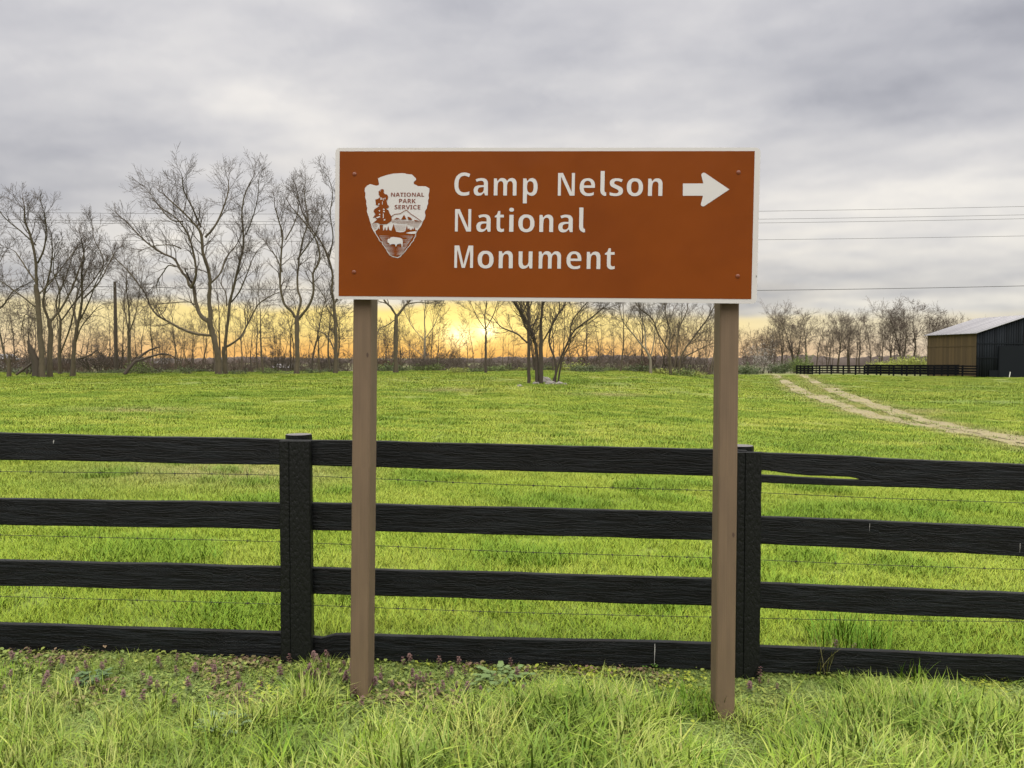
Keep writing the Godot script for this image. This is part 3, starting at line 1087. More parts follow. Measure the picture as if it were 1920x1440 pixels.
	drawn_tree("bare_tree", "narrow dark bare tree standing before the brightest part of the sunset", [
		[0.16, 0.1, 0.1, 0, 684, 395, 684, 300, 686, 210],
		[0.09, 0.03, 0.6, 3, 686, 212, 680, 140, 690, 60, 680, -20],
		[0.06, 0.025, -0.8, 3, 686, 200, 650, 150, 620, 90, 600, 40],
		[0.06, 0.025, 0.8, 3, 686, 190, 720, 130, 740, 70, 760, 0],
	], 62.0, u, 640.0, 540.0, M.bark_dark, 2.0, 4.6)
	drawn_tree("bare_tree", "clump of bare trunks growing from the rock pile in mid field", [
		[0.13, 0.1, 0.2, 0, 945, 452, 945, 330, 945, 200],
		[0.095, 0.06, 0.2, 3, 945, 202, 950, 100, 965, 10, 950, -100],
		[0.12, 0.07, -0.4, 3, 925, 452, 926, 330, 915, 250, 890, 180, 850, 110, 815, 60, 780, -20],
		[0.11, 0.07, 0.4, 3, 888, 450, 888, 330, 887, 200, 884, 70, 880, -80],
		[0.08, 0.03, 0.6, 3, 1002, 456, 1032, 350, 1062, 280, 1100, 205, 1165, 155, 1230, 100],
		[0.075, 0.04, -0.6, 3, 1012, 454, 1015, 350, 985, 250, 1010, 150, 1060, 80, 1080, -20],
		[0.06, 0.03, 0.9, 3, 1025, 455, 1045, 340, 1080, 260, 1085, 170, 1140, 90],
		[0.06, 0.025, -0.9, 3, 880, 260, 830, 215, 760, 185, 720, 140],
		[0.055, 0.025, 1.0, 3, 905, 240, 860, 160, 850, 90, 800, 30],
		[0.05, 0.025, 0.9, 3, 945, 270, 990, 190, 1030, 110, 1020, 40],
	], 40.0, u, 640.0, 540.0, M.bark_dark, 1.5, 4.3, 1.25)
	drawn_tree("bare_tree", "spreading bare tree with many dark stems left of right sign post", [
		[0.20, 0.14, 0.2, 0, 1560, 400, 1556, 340, 1550, 290],
		[0.11, 0.04, 0.8, 3, 1550, 292, 1500, 220, 1470, 150, 1400, 90, 1380, 40],
		[0.12, 0.04, -0.8, 3, 1550, 292, 1560, 200, 1540, 110, 1560, 30],
		[0.13, 0.04, 0.5, 3, 1595, 400, 1610, 320, 1660, 240, 1720, 160, 1760, 90, 1790, 30],
		[0.09, 0.04, -0.5, 3, 1575, 400, 1590, 300, 1600, 200, 1640, 110, 1650, 40],
		[0.08, 0.03, 0.9, 3, 1620, 330, 1690, 290, 1750, 260],
	], 66.0, u, 640.0, 540.0, M.bark, 2.0, 4.8)
	drawn_tree("bare_tree", "bare tree with thin fanning stems between centre clump and spreading tree", [
		[0.17, 0.12, 0.2, 0, 1465, 402, 1462, 340, 1440, 290],
		[0.10, 0.04, 0.8, 3, 1440, 292, 1380, 220, 1330, 160, 1310, 90],
		[0.09, 0.03, -0.8, 3, 1442, 300, 1440, 200, 1420, 120, 1430, 40],
		[0.09, 0.03, 0.4, 3, 1460, 350, 1480, 250, 1490, 150, 1530, 60],
	], 66.0, u, 640.0, 540.0, M.bark_pale, 2.0, 4.8)

	# forms for the rest
	var thin := []
	for k in 5:
		thin.append(form_tree(9.0, 1, 0.09, 0.25, 2, 3.3, 0.32, 0.05, 0.010))
	for k in 2:
		thin.append(form_tree(7.0, 3, 0.06, 0.6, 2, 3.3, 0.28, 0.06, 0.010))
	var tall := []
	for k in 5:
		tall.append(form_tree(11.5, 1 + k % 3, 0.17, 0.42, 3, 3.7, 0.34, 0.06, 0.010))
	# thin trees in the wood behind the big ones
	for k in 64:
		var px := lerpf(-60.0, 655.0, (k + rng.randf()) / 64.0)
		var d := lerpf(60.0, 96.0, rng.randf())
		plant_tree(thin[rng.randi() % thin.size()], "sapling_tree", "thin bare young tree in the wood behind the big trees left of the sign", "thin trees in the wood left of the sign", base_at(px, d), rng.randf() * TAU, lerpf(0.6, 1.25, rng.randf()), M.bark_dark if rng.randf() < 0.6 else M.bark, M.twig)
	for k in 56:
		var px := lerpf(700.0, 1345.0, (k + rng.randf()) / 56.0)
		var d := lerpf(66.0, 120.0, rng.randf())
		plant_tree(thin[rng.randi() % thin.size()], "sapling_tree", "thin bare young tree in the belt of brush seen under the sign", "thin trees seen under the sign", base_at(px, d), rng.randf() * TAU, lerpf(0.6, 1.2, rng.randf()), M.bark_dark if rng.randf() < 0.4 else M.bark, M.twig_red if rng.randf() < 0.5 else M.twig)
	for k in 14:
		var px := lerpf(1385.0, 1450.0, (k + rng.randf()) / 14.0)
		var d := lerpf(115.0, 160.0, rng.randf())
		plant_tree(thin[rng.randi() % thin.size()], "sapling_tree", "thin bare young tree in the gap between right sign post and right hand wood", "thin trees right of the right sign post", base_at(px, d), rng.randf() * TAU, lerpf(0.7, 1.2, rng.randf()), M.bark, M.twig_red)
	# the wood at the right: [px, top py, wide]
	var row := [[1447, 622, 0.9], [1468, 592, 1.0], [1490, 572, 1.25], [1508, 580, 1.1], [1530, 600, 1.0], [1553, 604, 1.0], [1572, 592, 1.0], [1592, 590, 1.0], [1612, 584, 1.15], [1634, 592, 1.0], [1652, 598, 0.9], [1668, 584, 1.0], [1690, 566, 1.2], [1712, 562, 1.25], [1738, 578, 1.15], [1764, 586, 1.1], [1795, 598, 1.1], [1822, 604, 1.0]]
	var names := ["first", "second", "third", "fourth", "fifth", "sixth", "seventh", "eighth", "ninth", "tenth", "eleventh", "twelfth", "thirteenth", "fourteenth", "fifteenth", "sixteenth", "seventeenth", "eighteenth"]
	for k in row.size():
		var e: Array = row[k]
		var d := 118.0 + 14.0 * rng.randf()
		var p := base_at(e[0], d)
		var top := at(e[0], e[1], d)
		var h := top.y - p.y
		plant_tree(tall[(k * 3 + 1) % 5], "bare_tree", "%s bare tree from the left in the wood behind the paddock fence" % names[k], "trees in the wood behind the paddock fence", p, rng.randf() * TAU, h / 11.0, M.bark, M.twig_far, e[2])
	# the wood goes on behind the first row
	for k in 20:
		var px := lerpf(1440.0, 1850.0, (k + rng.randf()) / 20.0)
		var d := lerpf(134.0, 160.0, rng.randf())
		plant_tree(thin[rng.randi() % thin.size()], "sapling_tree", "thin bare tree deep in the wood behind the paddock fence", "thin trees behind the paddock fence", base_at(px, d), rng.randf() * TAU, lerpf(0.9, 1.35, rng.randf()), M.bark, M.twig_far)
	build_bushes()

# a shrub: stems and many small leaf faces through its volume
func bush_meshes(w: float, h: float, leaves: int, leaf: float, stems: int) -> Array:
	tube_begin()
	var tips := []
	for k in stems:
		var a := rng.randf() * TAU
		var p := Vector3(cos(a), 0, sin(a)) * w * 0.15 * rng.randf()
		grow(p, Vector3(cos(a) * w, h * 1.6, sin(a) * w).normalized(), h * lerpf(0.5, 0.8, rng.randf()), 0.02, 2, 3.0, 0.25, 0.02)
	var stem := tube_mesh()
	var src := tv
	var vs := PackedVector3Array()
	var ns := PackedVector3Array()
	var cs := PackedColorArray()
	var ix := PackedInt32Array()
	for k in leaves:
		var p: Vector3
		if k % 2 == 0 and src.size() > 0:
			p = src[rng.randi() % src.size()] + rvec() * leaf * 2.0
		else:
			var a := rng.randf() * TAU
			var r := pow(rng.randf(), 0.6)
			var lump := 0.75 + 0.4 * bump.get_noise_2d(a * 300.0, leaves)
			p = Vector3(cos(a) * r * w * 0.5 * lump, h * (0.08 + 0.9 * rng.randf() * sqrt(maxf(0.0, 1.0 - r * r * 0.8)) * lump), sin(a) * r * w * 0.5 * lump)
		var n := (rvec() + Vector3(0, 0.6, 0)).normalized()
		var t := n.cross(rvec()).normalized()
		var b := n.cross(t)
		var v := lerpf(0.7, 1.3, rng.randf())
		var i := vs.size()
		var s := leaf * lerpf(0.6, 1.3, rng.randf())
		for q in [t * s, b * s * 0.45, t * -s, b * s * -0.45]:
			vs.append(p + q)
			ns.append((n + p.normalized() * 0.6).normalized())
			cs.append(Color(v * lerpf(0.85, 1.15, rng.randf()), v, v))
		ix.append_array(PackedInt32Array([i, i + 2, i + 1, i, i + 3, i + 2]))
	return [stem, arrays_mesh(vs, ns, cs, ix)]

func leaf_mat(r: float, g: float, b: float) -> StandardMaterial3D:
	var m := basic(r, g, b, 0.6)
	m.vertex_color_use_as_albedo = true
	m.backlight_enabled = true
	m.backlight = Color(0.5, 0.5, 0.5)
	return m

func bush(meshes: Array, called: String, label: String, where: Vector3, size: Vector3, lm: Material, category := "shrub", group := "") -> Node3D:
	var t := thing(called, label, category, where, group)
	t.rotation.y = rng.randf() * TAU
	t.scale = size
	part(t, "stems", meshes[0], M.twig)
	part(t, "foliage", meshes[1], lm)
	return t

func build_bushes() -> void:
	var green := leaf_mat(0.105, 0.155, 0.022)
	var dark := leaf_mat(0.055, 0.085, 0.018)
	var lime := leaf_mat(0.27, 0.31, 0.045)
	var blossom := leaf_mat(0.30, 0.28, 0.25)
	var forms := []
	for k in 3:
		forms.append(bush_meshes(2.0, 1.2, 900, 0.055, 7))
	bush(forms[0], "green_shrub", "green shrub under the fallen limb left of the tallest tree", base_at(262, 60), Vector3(1.1, 1.15, 1.0), green)
	bush(forms[1], "green_shrub", "small dark green shrub at the foot of the tallest tree", base_at(346, 60), Vector3(0.8, 0.75, 0.8), dark)
	bush(forms[2], "green_shrub", "low green shrub at the foot of the trident shaped tree", base_at(548, 59), Vector3(1.0, 0.4, 0.8), green)
	# bare brush on the slope beyond the field
	var brush := []
	for k in 4:
		tube_begin()
		for q in 26:
			var a := rng.randf() * TAU
			grow(Vector3(cos(a), -0.05, sin(a)) * 1.6 * rng.randf(), Vector3(cos(a) * 0.45, 1.2, sin(a) * 0.45).normalized(), 1.5 * lerpf(0.6, 1.2, rng.randf()), 0.022, 2, 3.6, 0.3, 0.05, 0.012)
		brush.append(tube_mesh())
	for k in 76:
		var left := k < 38
		var px := lerpf(-60.0, 660.0, (k + rng.randf()) / 38.0) if left else lerpf(690.0, 1345.0, (k - 38 + rng.randf()) / 38.0)
		var d := lerpf(70.0, 118.0, rng.randf())
		var o := single("bare_shrub", brush[k % 4], [M.twig, M.twig_red, M.twig_far][rng.randi() % 3])
		o.position = base_at(px, d)
		o.rotation.y = rng.randf() * TAU
		var sc := lerpf(0.35, 1.25, pow(rng.randf(), 1.6))
		o.scale = Vector3(sc * 2.2, sc, sc * 1.2)
		tag(o, "bare twiggy brush among the trunks left of the sign" if left else "bare twiggy brush below the sunset under the sign", "shrub", "bare brush left of the sign" if left else "bare brush under the sign")
	# the hedge-like row under the sign
	for k in 24:
		var px := lerpf(700.0, 1345.0, (k + rng.randf()) / 24.0)
		bush(forms[k % 3], "hedge_shrub", "low green shrub in the row along the field edge under the sign", base_at(px, lerpf(64.0, 74.0, rng.randf())), Vector3(1.7, lerpf(0.35, 0.85, rng.randf()), 1.2) * 1.0, [green, dark, green, lime][rng.randi() % 4], "shrub", "shrubs along the field edge under the sign")
	for k in 14:
		var px := lerpf(-40.0, 650.0, (k + rng.randf()) / 14.0)
		bush(forms[k % 3], "hedge_shrub", "low scrub on the field edge below the big trees left of the sign", base_at(px, lerpf(60.0, 70.0, rng.randf())), Vector3(1.6, lerpf(0.25, 0.5, rng.randf()), 1.1), [green, dark, dark][rng.randi() % 3], "shrub", "scrub under the trees left of the sign")
	# big spring-green bushes by the barn
	var big := []
	for k in 2:
		big.append(bush_meshes(6.0, 3.0, 5200, 0.10, 14))
	var names := ["rounded spring green bush farthest from the barn behind the paddock fence", "wide spring green bush in the middle of the three by the barn", "spring green bush touching the brown side of the barn"]
	var spots := [[1660, 109.0, 0.72], [1692, 110.0, 0.92], [1732, 108.0, 0.95]]
	for k in 3:
		bush(big[k % 2], "green_bush", names[k], base_at(spots[k][0], spots[k][1]), Vector3(1.0, spots[k][2] * 1.1, 0.9), lime, "bush")
	bush(big[0], "green_bush", "darker green bush at left end of the paddock fence", base_at(1500, 118.0), Vector3(0.75, 1.0, 0.7), green, "bush")
	bush(big[1], "green_bush", "green bush left of the track below the white blossoming tree", base_at(1462, 112.0), Vector3(0.7, 0.7, 0.7), dark, "bush")
	bush(big[0], "green_bush", "low green bush just right of the right sign post", base_at(1398, 104.0), Vector3(0.8, 0.55, 0.7), dark, "bush")
	var bl := bush_meshes(4.2, 5.2, 2600, 0.07, 12)
	bush(bl, "blossom_tree", "small pale tree in white blossom left of the right hand wood", base_at(1427, 108.0), Vector3(0.9, 0.95, 0.9), blossom, "tree")

	# broken stumps and fallen limbs on the left
	tube_begin()
	tube(PackedVector3Array([Vector3(0, -0.2, 0), Vector3(-0.05, 1.0, 0), Vector3(-0.3, 1.8, 0.1), Vector3(-0.55, 2.5, 0.1)]), PackedFloat32Array([0.3, 0.26, 0.2, 0.05]), 8, 0.4)
	var p := base_at(70, 52)
	var o := single("tree_stump", tube_mesh(), M.bark_dark)
	o.position = p
	tag(o, "tall broken dark stump beside the tall pale trunk near left edge", "stump")
	tube_begin()
	tube(PackedVector3Array([Vector3(0, -0.2, 0), Vector3(0.02, 0.8, 0), Vector3(0.1, 1.6, 0.1)]), PackedFloat32Array([0.16, 0.14, 0.04]), 7, 0.3)
	o = single("tree_stump", tube_mesh(), M.bark)
	o.position = base_at(17, 52)
	tag(o, "short broken stump nearest the left edge of the photo", "stump")
	var fallen := [[[700, 1266, 740, 1215, 785, 1170, 840, 1130, 895, 1112], 0.13, "arching fallen limb on the grass left of the tallest tree"], [[90, 1268, 150, 1225, 215, 1175, 280, 1130], 0.10, "fallen trunk leaning against the pale trunk near left edge"], [[440, 1180, 500, 1160, 545, 1130], 0.08, "short fallen branch propped left of the utility pole"], [[770, 1190, 850, 1165, 930, 1150, 1000, 1180], 0.09, "fallen branch lying level behind the arching fallen limb"]]
	for f in fallen:
		tube_begin()
		var ctrl := []
		var list: Array = f[0]
		for i in range(0, list.size(), 2):
			ctrl.append(at(list[i] / 3.0, 280.0 + list[i + 1] / 3.0, 56.0 + 0.2 * i))
		var pts := smooth_line(ctrl)
		var rr := PackedFloat32Array()
		for i in pts.size():
			rr.append(lerpf(f[1], f[1] * 0.35, float(i) / pts.size()))
		tube(pts, rr, 6, 0.3)
		for i in range(3, pts.size(), 2):
			grow(pts[i], (Vector3(0.2, -0.1, 0.1) + rvec()).normalized(), 1.1, 0.02, 2, 3.0, 0.25, 0.0)
		o = single("fallen_limb", tube_mesh(), M.bark_dark)
		tag(o, f[2], "limb")
	# stones at the foot of the centre clump
	var rocks := [[1018, 718, 0.42, 0.34, "large pale upright stone at the foot of the centre tree clump"], [1032, 721, 0.34, 0.2, "flat pale stone right of the large stone below the clump"], [1048, 721, 0.28, 0.16, "flat stone at the right end of the rock pile"], [1006, 720, 0.24, 0.15, "small stone at the left end of the rock pile"], [975, 724, 0.18, 0.09, "single small stone lying in the grass left of the clump"], [1026, 716, 0.3, 0.26, "grey stone wedged between the trunks of the clump"], [1060, 722, 0.16, 0.1, "smallest outlying stone right of the rock pile"]]
	for r in rocks:
		var g := on_ground(r[0], r[1])
		o = single("field_stone", rock_mesh(r[2], r[3]), M.stone)
		o.position = g
		tag(o, r[4], "stone", "stones under the centre clump")

func rock_mesh(w: float, h: float) -> ArrayMesh:
	var st := SurfaceTool.new()
	st.begin(Mesh.PRIMITIVE_TRIANGLES)
	st.set_smooth_group(-1)
	var rows := []
	for i in 5:
		var t := float(i) / 4.0
		var row := []
		for k in 9:
			var a := TAU * k / 9.0
			var r := w * (1.0 - pow(t, 3.0) * 0.75) * lerpf(0.7, 1.1, rng.randf())
			row.append(Vector3(cos(a) * r, -0.05 + (h + 0.05) * t * lerpf(0.85, 1.1, rng.randf()), sin(a) * r * 0.7))
		rows.append(row)
	for i in 4:
		for k in 9:
			quad(st, rows[i][k], rows[i + 1][k], rows[i + 1][(k + 1) % 9], rows[i][(k + 1) % 9])
	for k in 9:
		tri(st, rows[4][k], Vector3(0, h * 1.05, 0), rows[4][(k + 1) % 9])
	st.generate_normals()
	return st.commit()

# ------------------------------------------------------------------ power lines
func build_wires() -> void:
	var d := 74.0
	var grey := basic(0.05, 0.05, 0.055, 0.6)
	# heights along the photo: [y at left edge, lowest, y at right edge]
	var lines := [[400.7, 404.0, 390.0, "topmost of the four high power lines crossing the sky"], [409.0, 412.5, 400.0, "second highest power line crossing the sky"], [419.0, 424.5, 412.7, "third highest power line crossing the sky"], [446.0, 450.5, 440.0, "lowest of the four high power lines crossing the sky"]]
	var xa := -95.0
	var xb := 105.0
	var k := 0
	for L in lines:
		var l := at(0, L[0], d)
		var m := at(860, L[1], d)
		var r := at(1920, L[2], d)
		tube_begin()
		var pts := PackedVector3Array()
		var rr := PackedFloat32Array()
		# a parabola through the three points
		for i in 61:
			var x := lerpf(xa, xb, i / 60.0)
			var y := l.y * (x - m.x) * (x - r.x) / ((l.x - m.x) * (l.x - r.x)) + m.y * (x - l.x) * (x - r.x) / ((m.x - l.x) * (m.x - r.x)) + r.y * (x - l.x) * (x - m.x) / ((r.x - l.x) * (r.x - m.x))
			pts.append(Vector3(x, y, -d - (0.8 if k % 2 else -0.8)))
			rr.append(0.017)
		tube(pts, rr, 4)
		var o := single("power_line", tube_mesh(), grey)
		tag(o, L[3], "power line", "overhead lines")
		k += 1
	tube_begin()
	var pts := PackedVector3Array()
	var rr := PackedFloat32Array()
	var pole := base_at(218, 68)
	var top := at(218, 537.5, 68)
	var r2 := at(1920, 536, 68)
	var m2 := at(860, 546, 68)
	for i in 61:
		var x := lerpf(-100.0, 100.0, i / 60.0)
		var y := top.y * (x - m2.x) * (x - r2.x) / ((top.x - m2.x) * (top.x - r2.x)) + m2.y * (x - top.x) * (x - r2.x) / ((m2.x - top.x) * (m2.x - r2.x)) + r2.y * (x - top.x) * (x - m2.x) / ((r2.x - top.x) * (r2.x - m2.x))
		if x < top.x:
			y = top.y - 0.0006 * (x - top.x) * (x + 100.0)  * -1.0 if false else top.y + (top.x - x) * 0.004
		pts.append(Vector3(x, y, -68.0))
		rr.append(0.024)
	tube(pts, rr, 4)
	var w := single("telephone_line", tube_mesh(), basic(0.03, 0.03, 0.035, 0.6))
	tag(w, "single dark cable crossing low over the far trees to a pole", "cable", "overhead lines")
	var t := thing("utility_pole", "dark slim wooden utility pole among the trees at left", "pole", pole)
	tube_begin()
	var h := top.y - pole.y
	tube(PackedVector3Array([Vector3(0, -0.3, 0), Vector3(0, h * 0.5, 0), Vector3(0, h + 0.45, 0)]), PackedFloat32Array([0.17, 0.15, 0.12]), 10)
	part(t, "post", tube_mesh(), M.bark_dark)
	part(t, "insulator", bar(Vector3(0.12, 0.16, 0.12), 0.03), M.stone, Vector3(0.0, h + 0.0, 0.17))
	# the poles that hold the high lines, beyond the photo's edges
	for s in 2:
		var x := xa if s == 0 else xb
		var g := ground(x, -d)
		var pp := thing("power_pole", ["tall wooden power pole past the left edge holding the high lines", "tall wooden power pole past the right edge holding the high lines"][s], "pole", Vector3(x, g, -d))
		tube_begin()
		tube(PackedVector3Array([Vector3(0, -0.3, 0), Vector3(0, 19.5, 0)]), PackedFloat32Array([0.22, 0.15]), 10)
		part(pp, "post", tube_mesh(), M.bark_dark)
		for yy in [18.7, 17.4]:
			part(pp, "crossarm", bar(Vector3(0.12, 0.14, 2.6), 0.02), M.bark_dark, Vector3(0.2, yy, 0))

# ------------------------------------------------------------------ near fence
# a plank between two pixel columns, on the fence's plane
func plank_mesh(x0: float, t0: float, b0: float, x1: float, t1: float, b1: float, d: float, seed_: int, notch := [], split := false) -> Array:
	var a := at(x0, t0, d)
	var ab := at(x0, b0, d)
	var c := at(x1, t1, d)
	var cb := at(x1, b1, d)
	var org := (a + ab) / 2.0
	var n := 72 if split else 36
	var th := 0.034
	var st := SurfaceTool.new()
	st.begin(Mesh.PRIMITIVE_TRIANGLES)
	st.set_smooth_group(-1)
	var rows := []
	var length := a.distance_to(c)
	for i in n + 1:
		var t := float(i) / n
		var up := a.lerp(c, t)
		var dn := ab.lerp(cb, t)
		up.y += 0.0045 * bump.get_noise_2d(t * 160.0 * length / 2.4, seed_ * 37.0) + 0.0012 * bump.get_noise_2d(t * 1500.0, seed_ * 11.0)
		dn.y += 0.0045 * bump.get_noise_2d(t * 140.0 * length / 2.4, seed_ * 53.0 + 9.0) + 0.0015 * bump.get_noise_2d(t * 1500.0, seed_ * 17.0)
		for q in notch:
			up.y -= q[1] * exp(-pow((t - q[0]) / q[2], 2.0))
		if split:
			var px := lerpf(x0, x1, t)
			var up_px := 16.5 + 8.5 * (1.0 - smoothstep(1405.0, 1520.0, px))
			dn.y += up_px / F * d * (1.0 - smoothstep(1590.0, 1656.0, px))
		var e := 0.0035
		var bow := 0.004 * bump.get_noise_2d(t * 200.0, seed_ * 5.0)
		var f := Vector3(0, 0, bow)
		rows.append([up + f + Vector3(0, -e, 0), dn + f + Vector3(0, e, 0), dn + f + Vector3(0, 0, -e), dn + f + Vector3(0, 0, -th + e), dn + f + Vector3(0, e, -th), up + f + Vector3(0, -e, -th), up + f + Vector3(0, 0, -th + e), up + f + Vector3(0, 0, -e)])
	var vv := [0.97, 0.03, 0.0, 0.0, 0.0, 1.0, 1.0, 1.0, 1.0]
	for i in n:
		for k in 8:
			var k2 := (k + 1) % 8
			var va: float = 0.97 if k == 0 else (0.03 if k == 1 else (0.0 if k < 4 else 0.99))
			var vb: float = 0.97 if k2 == 0 else (0.03 if k2 == 1 else (0.0 if k2 < 4 else 0.99))
			var ua := float(i) / n * length / 2.4 + seed_ * 0.37
			var ub := float(i + 1) / n * length / 2.4 + seed_ * 0.37
			var off := seed_ * 0.29
			var vs := [[rows[i][k], ua, va], [rows[i][k2], ua, vb], [rows[i + 1][k2], ub, vb], [rows[i][k], ua, va], [rows[i + 1][k2], ub, vb], [rows[i + 1][k], ub, va]]
			var tone := (0.75 + 0.5 * fmod(seed_ * 0.618, 1.0)) * (5.5 if k >= 5 else 1.0)  # top faces paler: sky reflection painted into the colour, with some worn paint
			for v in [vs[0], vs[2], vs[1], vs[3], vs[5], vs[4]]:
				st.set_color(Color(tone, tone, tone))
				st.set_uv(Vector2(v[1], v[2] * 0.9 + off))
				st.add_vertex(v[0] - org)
	for s in [0, n]:
		var r: Array = rows[s]
		for k in range(1, 7):
			var tr := [r[0], r[k + 1], r[k]] if s == n else [r[0], r[k], r[k + 1]]
			for v in tr:
				st.set_color(Color(1, 1, 1))
				st.set_uv(Vector2(v.z * 3.0, v.y))
				st.add_vertex(v - org)
	st.generate_normals()
	st.generate_tangents()
	return [st.commit(), org]

func build_fence() -> void:
	var d := 4.2
	var fence := thing("plank_fence", "black four plank fence with barbed wire behind the sign", "fence", Vector3.ZERO)
	# [x0, top0, bottom0, x1, top1, bottom1]
	var left := [[-330, 805, 856, 556, 824, 873], [-330, 930, 979, 556, 944, 993], [-330, 1042, 1090, 556, 1064, 1112], [-330, 1160, 1211, 556, 1187, 1236]]
	var mid := [[557, 824, 872, 1401, 844, 895], [557, 942, 993, 1401, 963, 1015], [557, 1064, 1113, 1401, 1087, 1138], [557, 1188, 1236, 1401, 1208, 1258]]
	var right := [[1402, 847, 889, 2260, 887, 928], [1402, 967, 1019, 2260, 1004, 1060], [1402, 1092, 1140, 2260, 1127, 1178], [1402, 1211, 1261, 2260, 1247, 1294]]
	var n := 0
	var more_left := []
	var more_right := []
	for r in 4:
		var a: Array = left[r]
		var b: Array = right[r]
		more_left.append([-1216, a[1] - 18, a[2] - 18, -331, a[1] - 0.5, a[2] - 0.5])
		more_right.append([2261, b[4], b[5], 3120, b[4] + 36, b[5] + 36])
	for span in [left, mid, right, more_left, more_right]:
		for r in 4:
			var L: Array = span[r]
			n += 1
			var notch := []
			if n == 8:
				notch = [[0.045, 0.026, 0.022]]
			if n == 9:
				# the split plank: its lower lip has come away as a thin splinter
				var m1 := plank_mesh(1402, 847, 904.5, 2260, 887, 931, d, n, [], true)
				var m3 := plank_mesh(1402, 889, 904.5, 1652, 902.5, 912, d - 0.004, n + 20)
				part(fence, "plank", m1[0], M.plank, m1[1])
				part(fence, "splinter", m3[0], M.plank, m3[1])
				continue
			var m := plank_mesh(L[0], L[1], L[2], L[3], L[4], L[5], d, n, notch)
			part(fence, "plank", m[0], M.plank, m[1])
	# posts behind, boards over the joints in front: [px of the board's centre, top, bottom, width px, post px]
	for e in [[555.5, 826, 1246, 58, 560], [1402, 847, 1276, 46, 1388], [-331, 806, 1222, 56, -326], [2260, 888, 1330, 54, 2256], [-1216, 788, 1204, 56, -1210], [3120, 924, 1366, 54, 3116]]:
		var c := at(e[0], e[1], d - 0.02)
		var cb := at(e[0], e[2], d - 0.02)
		var w: float = e[3] / F * (d - 0.02)
		var hgt: float = c.y - cb.y + 0.12
		part(fence, "post_board", board_mesh(w, hgt, 0.036), M.cover, Vector3(c.x, c.y - hgt / 2.0, c.z + 0.002))
		var top := at(e[4], e[1] - 11, d + 0.11)
		tube_begin()
		var low := ground(top.x, top.z) - 0.3
		var r := 0.074
		tube(PackedVector3Array([Vector3(top.x, low, top.z), Vector3(top.x, (low + top.y) / 2, top.z), Vector3(top.x, top.y - 0.006, top.z), Vector3(top.x, top.y, top.z)]), PackedFloat32Array([r * 1.05, r, r, r * 0.95]), 18, 0.04)
		var po := part(fence, "post", tube_mesh(), M.cover)
		var st := SurfaceTool.new()
		st.begin(Mesh.PRIMITIVE_TRIANGLES)
		for k in 18:
			var a0 := TAU * k / 18.0
			var a1 := TAU * (k + 1) / 18.0
			tri(st, top + Vector3(0, 0.004, 0), top + Vector3(cos(a0) * r * 0.95, 0.0, sin(a0) * r * 0.95), top + Vector3(cos(a1) * r * 0.95, 0.0, sin(a1) * r * 0.95))
		st.generate_normals()
		part(po, "post_top", st.commit(), M.post_top, Vector3(0, 0.0025, 0))
	# barbed wire on the far side of the posts: [y at x=0, 526, 1332, 1920]
	for y in [[884, 891, 920, 943], [1003, 1016, 1046, 1068], [1118, 1133, 1157, 1166]]:
		var ctrl := []
		for q in [[-1216, y[0] * 2 - y[1] - 14], [-331, y[0] * 2 - y[1] + 2], [0, y[0]], [526, y[1]], [950, (y[1] + y[2]) / 2.0 + 3.0], [1332, y[2]], [1640, (y[2] + y[3]) / 2.0 + 2.0], [1920, y[3]], [2260, y[3] + 12], [3120, y[3] + 46]]:
			ctrl.append(at(q[0], q[1], d + 0.19))
		var pts := smooth_line(ctrl, 8)
		tube_begin()
		var rr := PackedFloat32Array()
		for i in pts.size():
			rr.append(0.0016)
		tube(pts, rr, 5)
		var o := part(fence, "barbed_wire", tube_mesh(), M.wire)
		tube_begin()
		var walk := 0.0
		for i in pts.size() - 1:
			walk += pts[i].distance_to(pts[i + 1])
			if walk > 0.125:
				walk = 0.0
				for b in 2:
					var v := Vector3(0.35 * (rng.randf() - 0.5), 1, 0.6 * (rng.randf() - 0.5)).normalized() * 0.012
					if b == 1:
						v = Vector3(v.x, v.z, v.y)
					tube(PackedVector3Array([pts[i] - v, pts[i] + v]), PackedFloat32Array([0.0013, 0.0008]), 4)
				tube(PackedVector3Array([pts[i] - Vector3(0.006, 0, 0), pts[i] + Vector3(0.006, 0, 0)]), PackedFloat32Array([0.0035, 0.0035]), 5)
		part(o, "barbs", tube_mesh(), M.wire)
	# white bird droppings on the planks
	for e in [[1228, 1207, 1246, 1.6], [1631, 981, 996, 0.9], [101, 825, 832, 2.0], [1913, 1018, 1036, 0.8]]:
		var a := at(e[0], e[1], d - 0.012)
		var b := at(e[0] - 1.0, e[2], d - 0.012)
		tube_begin()
		var w: float = e[3] / F * d * 0.5
		tube(PackedVector3Array([a, a.lerp(b, 0.3), a.lerp(b, 0.6), b]), PackedFloat32Array([w * 0.7, w, w * 0.6, w * 0.3]), 5, 0.8)
		part(fence, "dropping", tube_mesh(), M.drip)

